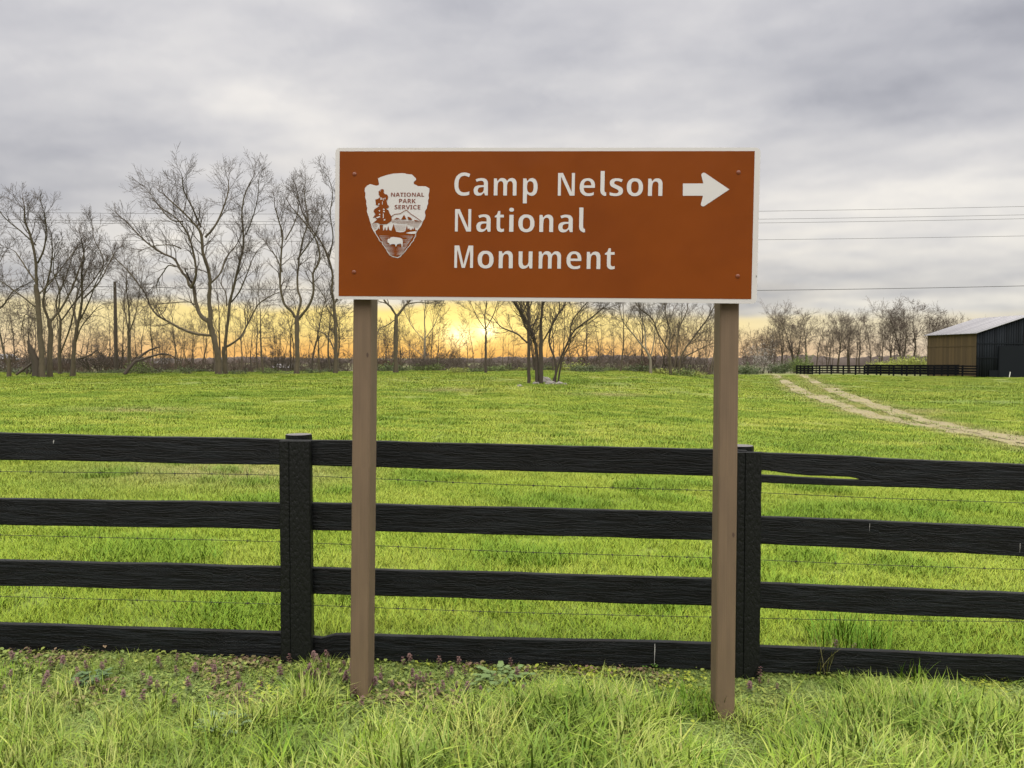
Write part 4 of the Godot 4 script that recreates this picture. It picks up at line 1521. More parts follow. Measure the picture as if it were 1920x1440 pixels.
# an upright board with uneven edges
func board_mesh(w: float, h: float, th: float) -> ArrayMesh:
	var st := SurfaceTool.new()
	st.begin(Mesh.PRIMITIVE_TRIANGLES)
	st.set_smooth_group(-1)
	var n := 26
	var rows := []
	for i in n + 1:
		var t := float(i) / n
		var y := h * (t - 0.5)
		var l := -w / 2 + 0.003 * bump.get_noise_2d(t * 900.0, w * 9000.0)
		var r := w / 2 + 0.003 * bump.get_noise_2d(t * 900.0 + 70.0, w * 9000.0)
		var c := 0.005
		var g := w * 0.32
		rows.append([Vector3(l, y, 0), Vector3(l, y, th - c), Vector3(l + c, y, th), Vector3(l + g - 0.003, y, th), Vector3(l + g, y, th - 0.004), Vector3(l + g + 0.003, y, th + 0.002), Vector3(r - c, y, th + 0.002), Vector3(r, y, th - c), Vector3(r, y, 0)])
	for i in n:
		for k in 9:
			var k2 := (k + 1) % 9
			quad(st, rows[i][k], rows[i + 1][k], rows[i + 1][k2], rows[i][k2])
	var tp: Array = rows[n]
	for k in range(1, 8):
		tri(st, tp[0], tp[k + 1], tp[k])
	st.generate_normals()
	return st.commit()

# ------------------------------------------------------------------ the sign
func glyphs(list: Array, base: float, cap: float, z: float) -> ArrayMesh:
	var font := SystemFont.new()
	font.font_names = PackedStringArray(["Droid Sans"])
	font.font_weight = 700
	var bold := FontVariation.new()
	bold.base_font = font
	bold.variation_embolden = -0.45
	var st := SurfaceTool.new()
	st.begin(Mesh.PRIMITIVE_TRIANGLES)
	var ref := TextMesh.new()
	ref.font = bold
	ref.font_size = 100
	ref.pixel_size = 0.01
	ref.depth = 0.02
	ref.curve_step = 0.4
	ref.text = "N"
	var rb := ref.get_aabb()
	var sy := cap / rb.size.y
	for e in list:
		var ch: String = e[0]
		var x0: float = e[1]
		var x1: float = e[2]
		if ch == "l":
			# an l whose foot curls to the right
			var h := cap * 1.09
			var w := cap * 0.178
			var r := x1 - x0
			var pts := PackedVector2Array([Vector2(0, h), Vector2(w, h), Vector2(w, cap * 0.24), Vector2(w * 1.08, cap * 0.175), Vector2(w * 1.2, cap * 0.145), Vector2(r * 0.97, cap * 0.15), Vector2(r, 0.005 * cap), Vector2(w * 1.1, -cap * 0.012), Vector2(w * 0.55, cap * 0.035), Vector2(w * 0.14, cap * 0.11), Vector2(0, cap * 0.22)])
			for i in pts.size():
				pts[i] += Vector2(x0, base)
			add_poly(st, pts, z)
			continue
		var tm := TextMesh.new()
		tm.font = bold
		tm.font_size = 100
		tm.pixel_size = 0.01
		tm.depth = 0.0
		tm.curve_step = 0.4
		tm.horizontal_alignment = HORIZONTAL_ALIGNMENT_LEFT
		tm.text = ch
		var ab := tm.get_aabb()
		var sx := (x1 - x0) / ab.size.x
		# the lettering's baseline: the capital N stands on it
		var bx := x0 - ab.position.x * sx
		var ybase := rb.position.y
		var by := base - ybase * sy
		var arr := tm.get_mesh_arrays()
		var vs: PackedVector3Array = arr[Mesh.ARRAY_VERTEX]
		var ix = arr[Mesh.ARRAY_INDEX]
		var order: PackedInt32Array = ix if ix != null else PackedInt32Array(range(vs.size()))
		for i in order:
			var v: Vector3 = vs[i]
			st.set_normal(Vector3(0, 0, 1))
			st.set_uv(Vector2(v.x, v.y))
			st.add_vertex(Vector3(bx + v.x * sx, by + v.y * sy, z))
	return st.commit()

func text_line(text: String, cx: float, base: float, w: float, cap: float, z: float) -> ArrayMesh:
	var font := SystemFont.new()
	font.font_names = PackedStringArray(["Droid Sans"])
	font.font_weight = 700
	var tm := TextMesh.new()
	tm.font = font
	tm.font_size = 100
	tm.pixel_size = 0.01
	tm.depth = 0.0
	tm.curve_step = 0.5
	tm.text = text
	var ab := tm.get_aabb()
	var st := SurfaceTool.new()
	st.begin(Mesh.PRIMITIVE_TRIANGLES)
	var arr := tm.get_mesh_arrays()
	var vs: PackedVector3Array = arr[Mesh.ARRAY_VERTEX]
	var ix = arr[Mesh.ARRAY_INDEX]
	var order: PackedInt32Array = ix if ix != null else PackedInt32Array(range(vs.size()))
	for i in order:
		var v: Vector3 = vs[i]
		st.set_normal(Vector3(0, 0, 1))
		st.add_vertex(Vector3(cx + (v.x - ab.get_center().x) * w / ab.size.x, base + (v.y - ab.position.y) * cap / ab.size.y, z))
	return st.commit()

func rounded(w: float, h: float, r: float, steps := 6) -> PackedVector2Array:
	var out := PackedVector2Array()
	for c in 4:
		var cx := (w / 2 - r) * (1 if c == 0 or c == 3 else -1)
		var cy := (h / 2 - r) * (1 if c < 2 else -1)
		for i in steps + 1:
			var a := PI / 2 * (c + float(i) / steps)
			out.append(Vector2(cx + cos(a) * r, cy + sin(a) * r))
	return out

# a plate with thickness from an outline
func plate(pts: PackedVector2Array, z0: float, z1: float) -> ArrayMesh:
	var st := SurfaceTool.new()
	st.begin(Mesh.PRIMITIVE_TRIANGLES)
	add_poly(st, pts, z1)
	var n := pts.size()
	var ccw := not Geometry2D.is_polygon_clockwise(pts)
	for i in n:
		var a: Vector2 = pts[i]
		var b: Vector2 = pts[(i + 1) % n]
		var nn := Vector3((b - a).y, -(b - a).x, 0).normalized() * (1.0 if ccw else -1.0)
		for v in [Vector3(a.x, a.y, z0), Vector3(b.x, b.y, z1), Vector3(b.x, b.y, z0), Vector3(a.x, a.y, z0), Vector3(a.x, a.y, z1), Vector3(b.x, b.y, z1)]:
			st.set_normal(nn)
			st.set_uv(Vector2(v.x, v.y))
			st.add_vertex(v)
	var idx := Geometry2D.triangulate_polygon(pts)
	for k in idx:
		st.set_normal(Vector3(0, 0, -1))
		st.set_uv(pts[k])
		st.add_vertex(Vector3(pts[k].x, pts[k].y, z0))
	return st.commit()

func build_sign() -> void:
	var basis := Basis.from_euler(Vector3(0, deg_to_rad(-3.313), 0)) * Basis.from_euler(Vector3(0, 0, deg_to_rad(-0.867)))
	var C := Vector3(0.14773, 2.26601, -3.6425)
	var H := 2.3
	var sign := thing("direction_sign", "wide brown park direction sign with white lettering on two brown posts", "sign", C + basis * Vector3(0, -H, 0))
	sign.transform.basis = basis
	# posts: 9 by 14 centimetres, standing behind the panel, chamfered
	for e in [[-0.8733, -0.8733, 0.0], [0.8794, 0.9103, 0.0]]:
		var bottom := 0.0
		var len := 2.3 + 0.30 + 0.35
		var o := part(sign, "post", bar(Vector3(0.089, len, 0.140), 0.006), M.post)
		var mid_x: float = lerpf(e[1], e[0], 0.5)
		o.position = Vector3(mid_x, len / 2 - 0.35, -0.05 - 0.07)
		o.rotation.z = atan2(float(e[1]) - float(e[0]), 2.3)
		# a bolt hole and knot on the face
		part(o, "knot", knot_mesh(0.006, 0.012), basic(0.05, 0.03, 0.018, 0.8), Vector3(0.028, [0.55, -0.28][0 if e[0] < 0 else 1], 0.0704))
	# rails that carry the panel off the posts
	for y in [0.235, -0.235]:
		part(sign, "mounting_rail", bar(Vector3(1.94, 0.045, 0.043), 0.004), M.sheet_back, Vector3(0, H + y, -0.0273))
	# panel
	var panel := part(sign, "panel", plate(rounded(1.992, 0.7185, 0.022), -0.003, 0.0), M.white, Vector3(0, H, 0))
	part(panel, "panel_back", plate(rounded(1.990, 0.7165, 0.022), -0.0045, -0.0032), M.sheet_back)
	part(panel, "brown_field", flat_poly(PackedVector2Array([Vector2(-0.975, -0.3445), Vector2(0.9707, -0.3385), Vector2(0.9697, 0.343), Vector2(-0.975, 0.3425)]), 0.0012), M.brown)
	# lettering: each letter's left and right edge as measured on the sign
	var l1 := [["C", -0.4233, -0.3484], ["a", -0.3318, -0.2643], ["m", -0.2361, -0.1292], ["p", -0.0984, -0.0303], ["N", 0.0652, 0.1438], ["e", 0.1673, 0.2380], ["l", 0.2636, 0.2913], ["s", 0.3070, 0.3688], ["o", 0.3861, 0.4608], ["n", 0.4845, 0.5508]]
	var l2 := [["N", -0.4183, -0.3417], ["a", -0.3167, -0.2492], ["t", -0.2298, -0.1856], ["i", -0.1619, -0.1399], ["o", -0.1178, -0.0424], ["n", -0.0188, 0.0459], ["a", 0.0702, 0.1375], ["l", 0.1675, 0.1959]]
	var l3 := [["M", -0.4189, -0.3299], ["o", -0.3077, -0.2329], ["n", -0.2080, -0.1417], ["u", -0.1141, -0.0490], ["m", -0.0193, 0.0855], ["e", 0.1115, 0.1804], ["n", 0.2061, 0.2699], ["t", 0.2906, 0.3369]]
	for line in [[l1, 0.1360], [l2, -0.0339], [l3, -0.2052]]:
		for e in line[0]:
			part(panel, "letter", glyphs([e], line[1], 0.1052, 0.0024), M.white)
	part(panel, "arrow", flat_poly(xy([0.6447, 0.1935, 0.7385, 0.1937, 0.7285, 0.2310, 0.7290, 0.2375, 0.7336, 0.2420, 0.7390, 0.2437, 0.7443, 0.2425, 0.8582, 0.1665, 0.7460, 0.0899, 0.7410, 0.0880, 0.7355, 0.0888, 0.7300, 0.0930, 0.7290, 0.0985, 0.7382, 0.1372, 0.6455, 0.1369]), 0.0024), M.white)
	# bolts, painted over
	for b in [[-0.9025, 0.2345], [-0.9013, -0.2304], [0.8984, 0.2449], [0.9062, -0.2338]]:
		var dome := SphereMesh.new()
		dome.radius = 0.0105
		dome.height = 0.007
		dome.radial_segments = 16
		dome.rings = 8
		var bo := part(panel, "bolt", dome, M.bolt, Vector3(b[0], b[1], 0.0012))
		bo.rotation.x = PI / 2
	part(panel, "edge_mark", flat_poly(xy([0.9895, -0.238, 0.9925, -0.238, 0.9925, -0.229, 0.9895, -0.229]), 0.001), basic(0.01, 0.01, 0.01))
	build_emblem(sign, H)

func knot_mesh(w: float, h: float) -> ArrayMesh:
	var pts := PackedVector2Array()
	for k in 12:
		var a := TAU * k / 12.0
		pts.append(Vector2(cos(a) * w * lerpf(0.7, 1.1, rng.randf()), sin(a) * h))
	return flat_poly(pts, 0.0)

func build_emblem(sign: Node3D, H: float) -> void:
	# outline measured in the crop's units, then scaled onto the sign
	var ox := -0.91539
	var oy := 0.27663
	var sx := 0.00034226
	var sy := -0.00033125
	var ring := [585, 118, 700, 112, 745, 115, 770, 125, 845, 132, 895, 180, 905, 205, 870, 238, 872, 268, 905, 280, 930, 296, 1040, 298, 1090, 328, 1090, 378, 1078, 420, 1085, 465, 1072, 500, 1075, 545, 1060, 580, 1058, 610, 1035, 645, 1030, 675, 1040, 710, 1030, 760, 1000, 800, 990, 840, 968, 880, 940, 915, 915, 960, 908, 1010, 885, 1050, 880, 1075, 838, 1120, 830, 1145, 795, 1180, 765, 1225, 735, 1260, 690, 1310, 655, 1322, 590, 1308, 545, 1285, 510, 1240, 490, 1200, 470, 1170, 440, 1130, 430, 1100, 395, 1080, 380, 1040, 340, 980, 310, 935, 288, 890, 275, 835, 262, 800, 245, 740, 218, 660, 222, 610, 208, 560, 208, 510, 192, 460, 195, 400, 182, 360, 188, 325, 215, 292, 262, 268, 300, 280, 345, 292, 378, 285, 385, 262, 375, 215, 368, 190, 400, 170, 490, 140]
	var outline := xy(ring, ox, oy, sx, sy)
	var em := part(sign, "emblem", flat_poly(outline, 0.0024), M.white, Vector3(0, H, 0))
	# everything brown on it
	var z := 0.0036
	var dark := basic(0.13, 0.03, 0.012, 0.4)
	for t in [["NATIONAL", 787, 447, 465, 58], ["PARK", 785, 538, 232, 60], ["SERVICE", 787, 627, 362, 62]]:
		var q := part(em, "emblem_lettering", text_line(t[0], ox + t[1] * sx, oy + t[2] * sy, t[3] * sx, t[4] * -sy, z), dark)
	# the brown below: ground, hatched hill, water lines
	var lower := xy([340, 940, 372, 915, 380, 885, 388, 905, 400, 915, 400, 850, 446, 850, 448, 930, 462, 925, 478, 880, 490, 925, 505, 925, 520, 862, 536, 925, 565, 932, 596, 835, 632, 945, 690, 955, 740, 950, 765, 930, 783, 850, 795, 915, 815, 890, 822, 918, 845, 920, 862, 895, 870, 915, 890, 880, 905, 925, 930, 922, 905, 960, 898, 1005, 876, 1048, 868, 1070, 828, 1115, 820, 1140, 785, 1175, 755, 1220, 725, 1255, 682, 1298, 652, 1308, 594, 1296, 553, 1275, 520, 1235, 500, 1196, 480, 1164, 450, 1124, 440, 1094, 405, 1074, 390, 1034, 350, 976], ox, oy, sx, sy)
	part(em, "emblem_ground", flat_poly(lower, z), M.brown)
	var st := SurfaceTool.new()
	st.begin(Mesh.PRIMITIVE_TRIANGLES)
	# tree: trunk and ragged whorls of foliage
	var tree := [430, 338, 455, 350, 452, 395, 470, 410, 500, 418, 515, 440, 512, 480, 495, 505, 505, 560, 530, 580, 520, 605, 490, 622, 520, 640, 540, 690, 568, 730, 565, 790, 540, 812, 500, 838, 448, 842, 400, 840, 370, 820, 330, 822, 300, 830, 340, 795, 362, 770, 330, 745, 305, 748, 340, 700, 312, 660, 325, 625, 365, 600, 400, 575, 345, 568, 340, 520, 335, 490, 370, 480, 405, 455, 385, 425, 380, 375, 405, 350]
	add_poly(st, xy(tree, ox, oy, sx, sy), z + 0.0006)
	# mountain outline and shaded faces
	var ridge := [560, 735, 605, 700, 690, 688, 735, 655, 775, 638, 800, 660, 830, 690, 900, 735, 990, 800]
	for i in range(0, ridge.size() - 2, 2):
		var a := Vector2(ridge[i], ridge[i + 1])
		var b := Vector2(ridge[i + 2], ridge[i + 3])
		var w := (b - a).orthogonal().normalized() * 4.0
		add_poly(st, xy([a.x + w.x, a.y + w.y, b.x + w.x, b.y + w.y, b.x - w.x, b.y - w.y, a.x - w.x, a.y - w.y], ox, oy, sx, sy), z + 0.0012)
	for p in [[700, 775, 742, 705, 775, 770], [790, 730, 835, 745, 860, 780, 800, 775], [600, 770, 640, 748, 690, 765], [880, 775, 930, 785, 975, 800, 900, 800]]:
		add_poly(st, xy(p, ox, oy, sx, sy), z + 0.0018)
	for L in [[565, 775, 700, 4], [560, 795, 985, 6], [570, 812, 985, 5], [640, 828, 965, 4], [790, 846, 960, 4], [830, 862, 950, 4], [870, 878, 940, 4], [285, 835, 360, 4], [290, 850, 380, 4], [292, 864, 370, 4], [300, 878, 365, 4], [310, 896, 360, 4], [320, 912, 350, 4], [610, 860, 765, 3], [618, 876, 770, 3], [622, 892, 765, 3], [626, 908, 758, 3], [630, 924, 750, 3]]:
		add_poly(st, xy([L[0], L[1] - L[3] / 2.0, L[2], L[1] - L[3] / 2.0 + 3, L[2], L[1] + L[3] / 2.0 + 3, L[0], L[1] + L[3] / 2.0], ox, oy, sx, sy), z + 0.0024)
	part(em, "emblem_tree", st.commit(), M.brown)
	# pale marks over the brown
	st = SurfaceTool.new()
	st.begin(Mesh.PRIMITIVE_TRIANGLES)
	add_poly(st, xy([770, 965, 830, 948, 905, 940, 920, 945, 905, 975, 840, 978], ox, oy, sx, sy), z + 0.0010)
	# bison
	add_poly(st, xy([512, 1080, 520, 1050, 545, 1048, 560, 1030, 595, 1022, 650, 1030, 690, 1035, 722, 1052, 730, 1090, 725, 1130, 722, 1175, 715, 1175, 712, 1130, 695, 1115, 650, 1128, 632, 1165, 622, 1130, 590, 1122, 560, 1128, 550, 1140, 540, 1115, 518, 1105], ox, oy, sx, sy), z + 0.0030)
	# water lines, thinner towards the middle
	var y := 1010.0
	var k := 0
	while y < 1290.0:
		var xl := 398.0 + (y - 1010.0) * 0.52
		var xr := 872.0 - (y - 1010.0) * 0.60
		var w := 5.0 + 3.0 * ((y - 1010.0) / 280.0)
		var mid := lerpf(xl, xr, 0.5)
		for sd in 2:
			var x0 := xl if sd == 0 else xr
			var reach := (0.62 + 0.25 * sin(k * 1.9 + sd)) if y < 1160.0 else 0.95
			var x1 := lerpf(x0, mid, reach)
			var pts := [x0, y - w / 2, x1, y - 4.0, x0, y + w / 2] if sd == 0 else [x0, y - w / 2, x0, y + w / 2, x1, y - 4.0]
			add_poly(st, xy(pts, ox, oy, sx, sy), z + 0.0020)
		y += 18.0
		k += 1
	part(em, "emblem_bison", st.commit(), M.white)
	# gaps in the foliage
	st = SurfaceTool.new()
	st.begin(Mesh.PRIMITIVE_TRIANGLES)
	for p in [[408, 460, 422, 455, 425, 490, 410, 495], [440, 470, 450, 465, 452, 505, 442, 500], [432, 520, 440, 515, 440, 560, 432, 560], [375, 550, 400, 545, 395, 560, 378, 565], [445, 620, 470, 625, 465, 640, 447, 640], [445, 655, 468, 650, 470, 670, 450, 670], [445, 690, 455, 690, 456, 750, 445, 755], [455, 775, 480, 768, 478, 785, 456, 790], [345, 745, 400, 725, 410, 740, 370, 755], [380, 650, 405, 640, 400, 665], [388, 700, 408, 692, 404, 715], [395, 365, 412, 360, 405, 378], [465, 470, 478, 460, 475, 495]]:
		add_poly(st, xy(p, ox, oy, sx, sy), z + 0.0012)
	part(em, "emblem_gaps", st.commit(), M.white)

# ------------------------------------------------------------------ grass
func build_field_grass() -> void:
	# close to the fence: fine lawn tufts; farther: wider ones
	var near := []
	for k in 4:
		near.append(tuft(66, 0.12, 0.03, 0.08, 0.3, 1.3, 0.0047, 0.06))
	var spots := []
	var count := 23000
	for i in count:
		var d := sqrt(lerpf(4.32 * 4.32, 13.0 * 13.0, rng.randf()))
		var x := (rng.randf() * 2.0 - 1.0) * (d * 0.74 + 1.6)
		var z := -d
		if rng.randf() > smoothstep(0.0, 0.85, rut_distance(x, z)):
			continue
		var c := field_tint(x, z)
		var lush := smoothstep(0.18, 0.42, bump.get_noise_2d(x * 34.0 + 7.0, z * 34.0))
		var s := lerpf(0.75, 1.2, rng.randf()) * (1.0 + 0.7 * lush)
		c = c.lerp(Color(0.15, 0.27, 0.022), lush * 0.7)
		spots.append([Vector3(x, ground(x, z), z), rng.randf() * TAU, Vector3(s, s * lerpf(0.8, 1.25, rng.randf()), s), c])
	scatter("pasture_grass", "short bright green pasture grass just beyond the fence", "grass", near, spots, M.grass)
	var mid := []
	for k in 4:
		mid.append(tuft(48, 0.22, 0.03, 0.08, 0.3, 1.2, 0.010, 0.07, 2))
	spots = []
	for i in 52000:
		var d := sqrt(lerpf(12.6 * 12.6, 34.0 * 34.0, rng.randf()))
		var x := (rng.randf() * 2.0 - 1.0) * (d * 0.72 + 2.0)
		var z := -d
		if rng.randf() > smoothstep(0.0, 0.85, rut_distance(x, z)):
			continue
		var c := field_tint(x, z)
		var lush := smoothstep(0.2, 0.42, bump.get_noise_2d(x * 26.0 + 7.0, z * 60.0))
		var s := lerpf(0.75, 1.2, rng.randf()) * (1.0 + 0.6 * lush)
		c = c.lerp(Color(0.14, 0.24, 0.022), lush * 0.8)
		spots.append([Vector3(x, ground(x, z), z), rng.randf() * TAU, Vector3(s, s, s), c])
	scatter("pasture_grass", "bright green pasture grass in the middle of the field", "grass", mid, spots, M.grass)
	var far := []
	for k in 3:
		far.append(tuft(56, 0.45, 0.035, 0.09, 0.3, 1.2, 0.018, 0.07, 2))
	spots = []
	for i in 62000:
		var d := sqrt(lerpf(33.0 * 33.0, 96.0 * 96.0, rng.randf()))
		var x := (rng.randf() * 2.0 - 1.0) * (d * 0.70 + 1.0)
		if d > 72.0 and x < d * 0.2:
			continue
		var z := -d
		if rng.randf() > smoothstep(0.0, 0.85, rut_distance(x, z)):
			continue
		var c := field_tint(x, z)
		var lush := smoothstep(0.2, 0.42, bump.get_noise_2d(x * 16.0 + 7.0, z * 50.0))
		var s := lerpf(0.75, 1.25, rng.randf()) * (1.0 + 0.5 * lush)
		c = c.lerp(Color(0.14, 0.235, 0.024), lush * 0.85)
		spots.append([Vector3(x, ground(x, z), z), rng.randf() * TAU, Vector3(s, s, s), c])
	scatter("pasture_grass", "green pasture grass on the far rise of the field", "grass", far, spots, M.grass)

# how lush the roadside is at a place: 0 bare and weedy, 1 long grass
func verge_lush(x: float, z: float) -> float:
	var n := bump.get_noise_2d(x * 55.0 + 400.0, z * 70.0) * 0.9
	var front := smoothstep(-3.85, -3.45, z)        # longer towards the road
	var v := 0.12 + 0.62 * front + n
	v += 0.45 * smoothstep(1.3, 2.0, x) * smoothstep(-4.3, -4.0, z)
	v += 0.30 * smoothstep(-0.6, 0.0, x) * smoothstep(-4.05, -3.8, z)
	v -= 0.45 * exp(-(pow((x - 1.45) / 0.28, 2.0) + pow((z + 4.0) / 0.2, 2.0)))
	v -= 0.35 * exp(-(pow((x - 1.2) / 0.2, 2.0) + pow((z + 3.5) / 0.15, 2.0)))
	return clampf(v, 0.0, 1.0)

func build_verge() -> void:
	var long := []
	for k in 6:
		long.append(tuft(19, 0.06, 0.07, 0.23, 0.15, 1.3, [0.0062, 0.0085, 0.0105][k % 3], [0.06, 0.10, 0.16][k % 3], 4))
	var short := []
	for k in 4:
		short.append(tuft(46, 0.09, 0.02, 0.07, 0.4, 1.3, 0.004, 0.14))
	var straw := []
	for k in 4:
		straw.append(tuft(22, 0.11, 0.018, 0.06, 1.6, 3.8, 0.0048, 1.0, 3))
	var ls := []
	var ss := []
	var ds := []
	var bare := []
	for q in [[905, 1420], [1005, 1292], [1130, 1302], [1420, 1295], [1690, 1425], [390, 1345], [1850, 1330], [290, 1300], [640, 1420], [150, 1370], [1560, 1390], [1240, 1400]]:
		bare.append(on_ground(q[0], q[1]))
	for i in 19500:
		var d := sqrt(lerpf(2.9 * 2.9, 4.33 * 4.33, rng.randf()))
		var x := (rng.randf() * 2.0 - 1.0) * (d * 0.72 + 1.2)
		var z := -d
		var p := Vector3(x, ground(x, z), z)
		var l := verge_lush(x, z)
		var foot := maxf(exp(-(pow((x - 0.955) / 0.18, 2.0) + pow((z + 3.36) / 0.30, 2.0))), exp(-(pow((x + 0.72) / 0.15, 2.0) + pow((z + 3.58) / 0.16, 2.0))))
		var thatch := 0.0
		for q in bare:
			thatch = maxf(thatch, exp(-(pow((x - q.x) / 0.16, 2.0) + pow((z - q.z) / 0.09, 2.0))))
		l *= 1.0 - 0.8 * thatch
		var c := Color(0.235, 0.355, 0.042).lerp(Color(0.47, 0.51, 0.17), pow(rng.randf(), 1.6) * 0.85)
		c = c.lerp(Color(0.13, 0.23, 0.03), clampf(bump.get_noise_2d(x * 90.0, z * 90.0) * 2.0, 0, 0.8))
		var u := rng.randf()
		if u < 0.36:
			if rng.randf() < (l * 1.1 - 0.02) * (1.0 - foot):
				var thin := smoothstep(-0.7, -1.5, x)
				var s := lerpf(0.55, 1.15, rng.randf()) * lerpf(0.65, 1.1, l)
				s *= lerpf(1.0, 0.55, smoothstep(-3.75, -4.2, z)) * (1.0 - 0.55 * foot)
				ls.append([p, rng.randf() * TAU, Vector3(s * (1.0 - 0.35 * thin), s * lerpf(0.7, 1.2, rng.randf()) * (1.0 - 0.2 * thin), s * (1.0 - 0.35 * thin)), c])
		elif u < 0.62:
			var s := lerpf(0.7, 1.3, rng.randf())
			if rng.randf() < (0.4 + 0.5 * l) * (1.0 - 0.6 * foot) * (1.0 - 0.6 * thatch):
				ss.append([p, rng.randf() * TAU, Vector3(s, s, s), c * 0.9])
		elif rng.randf() < maxf(1.0 - 0.8 * l, thatch):
			var s := lerpf(0.7, 1.3, rng.randf())
			ds.append([p + Vector3(0, 0.016, 0), rng.randf() * TAU, Vector3(s, s, s), Color(0.215, 0.30, 0.085) * lerpf(0.7, 1.4, rng.randf())])
	scatter("roadside_grass", "long uneven roadside grass in front of the fence", "grass", long, ls, M.grass)
	scatter("roadside_turf", "short thin turf between the long grass in front of the fence", "grass", short, ss, M.grass)
	scatter("dry_straw", "flattened dry straw lying in patches on the roadside", "straw", straw, ds, M.grass)
	# low broad-leaved weeds
	var leafy := []
	for k in 4:
		leafy.append(leaf_patch(44, 0.10, 0.019, 0.042))
	var ws := []
	for i in 1000:
		var x := lerpf(-3.3, 3.3, rng.randf())
		var z := lerpf(-4.34, -3.55, pow(rng.randf(), 1.5))
		var l := verge_lush(x, z)
		if rng.randf() < l * 0.85:
			continue
		var c := Color(0.22, 0.255, 0.055).lerp(Color(0.145, 0.20, 0.06), rng.randf())
		if bump.get_noise_2d(x * 50.0 + 900.0, z * 50.0) > 0.22:
			c = Color(0.24, 0.28, 0.04)
		var s := lerpf(0.6, 1.2, rng.randf())
		ws.append([Vector3(x, ground(x, z), z), rng.randf() * TAU, Vector3(s, s, s), c])
	var mats := []
	for k in 4:
		mats.append(leaf_patch(34, 0.08, 0.021, 0.05))
	var hs := []
	for i in 900:
		var x := lerpf(-3.2, 1.0, rng.randf())
		var z := lerpf(-4.3, -3.6, rng.randf())
		if bump.get_noise_2d(x * 60.0 + 500.0, z * 60.0) < 0.02 or rng.randf() < verge_lush(x, z) * 0.9:
			continue
		var s := lerpf(0.6, 1.15, rng.randf())
		hs.append([Vector3(x, ground(x, z), z), rng.randf() * TAU, Vector3(s, s, s), Color(0.19, 0.22, 0.06).lerp(Color(0.165, 0.105, 0.08), rng.randf())])
	scatter("henbit_mat", "purplish low leafy weeds matted over thin ground below the fence", "weeds", mats, hs, M.grass)
	scatter("chickweed", "low small leaved weeds covering thin ground below the fence", "weeds", leafy, ws, M.grass)
	# purple dead-nettle: one plant, then copies
	var proto := nettle("purple dead nettle in the weed patches at the foot of the fence", "dead nettles along the fence")
	var first := true
	var zones := [[-2.75, -1.3, -4.15, -3.7, 46], [-1.25, -0.55, -4.2, -3.85, 42], [-0.55, 0.15, -4.15, -3.8, 34], [-2.6, -0.6, -3.95, -3.55, 26], [1.15, 1.4, -4.1, -3.95, 5], [1.6, 2.6, -4.6, -4.45, 6]]
	for q in zones:
		for k in int(q[4]):
			var x := lerpf(q[0], q[1], rng.randf())
			var z := lerpf(q[2], q[3], rng.randf())
			var o: Node3D = proto
			if not first:
				o = proto.duplicate()
				o.name = numbered("dead_nettle")
				add_child(o)
			first = false
			o.position = Vector3(x, ground(x, z) - 0.005, z)
			o.rotation = Vector3((rng.randf() - 0.5) * 0.5, rng.randf() * TAU, (rng.randf() - 0.5) * 0.5)
			var s := lerpf(0.4, 0.95, rng.randf())
			o.scale = Vector3(s, s, s)
	# a grey thistle rosette below the middle of the sign
	rosette("thistle_rosette", "grey green thistle rosette in the grass below the middle of the sign", on_ground(940, 1287), 15, 0.16, Color(0.13, 0.20, 0.065), 0.03)
	rosette("dock_rosette", "dark leafy rosette in the weeds at far left below the fence", on_ground(165, 1292), 11, 0.11, Color(0.075, 0.13, 0.045), 0.035)
	rosette("thistle_rosette", "blue green rosette in the grass left of the left sign post", on_ground(410, 1380), 13, 0.13, Color(0.13, 0.19, 0.09), 0.025)
	rosette("clover_rosette", "fresh green leafy weed at the fence foot left of right post", on_ground(1215, 1262), 16, 0.10, Color(0.11, 0.22, 0.03), 0.03)
	# single clumps of long grass that stand out
	clump("tall_grass_clump", "pale dry tall grass clump standing against the bottom plank at right", on_ground(1538, 1278), 26, 0.07, 0.15, 0.36, 0.6, Color(0.25, 0.24, 0.09))
	clump("tall_grass_clump", "dark green tuft of tall grass beyond the fence right of the post", on_ground(1590, 1215), 340, 0.24, 0.14, 0.31, 0.8, Color(0.13, 0.26, 0.020))
	clump("tall_grass_clump", "bright upright grass clump at the front left of the centre", on_ground(700, 1440), 120, 0.13, 0.14, 0.26, 0.7, Color(0.24, 0.36, 0.035))
	clump("tall_grass_clump", "arching pale grass clump at the front below the sign's middle", on_ground(885, 1425), 130, 0.15, 0.16, 0.30, 0.95, Color(0.40, 0.44, 0.12))
	clump("tall_grass_clump", "thick green grass clump left of the right sign post's foot", on_ground(1305, 1345), 150, 0.14, 0.10, 0.20, 0.7, Color(0.15, 0.28, 0.026))
	clump("tall_grass_clump", "grass clump rising before the bottom plank at the right", on_ground(1708, 1290), 50, 0.06, 0.10, 0.24, 0.5, Color(0.20, 0.33, 0.03))
	clump("tall_grass_clump", "small bright grass clump at the left edge below the fence", on_ground(25, 1285), 90, 0.13, 0.08, 0.17, 0.7, Color(0.22, 0.36, 0.03))
	clump("tall_grass_clump", "broad leaved grass clump at the front right of the right post", on_ground(1640, 1420), 120, 0.2, 0.14, 0.26, 1.1, Color(0.36, 0.42, 0.11))

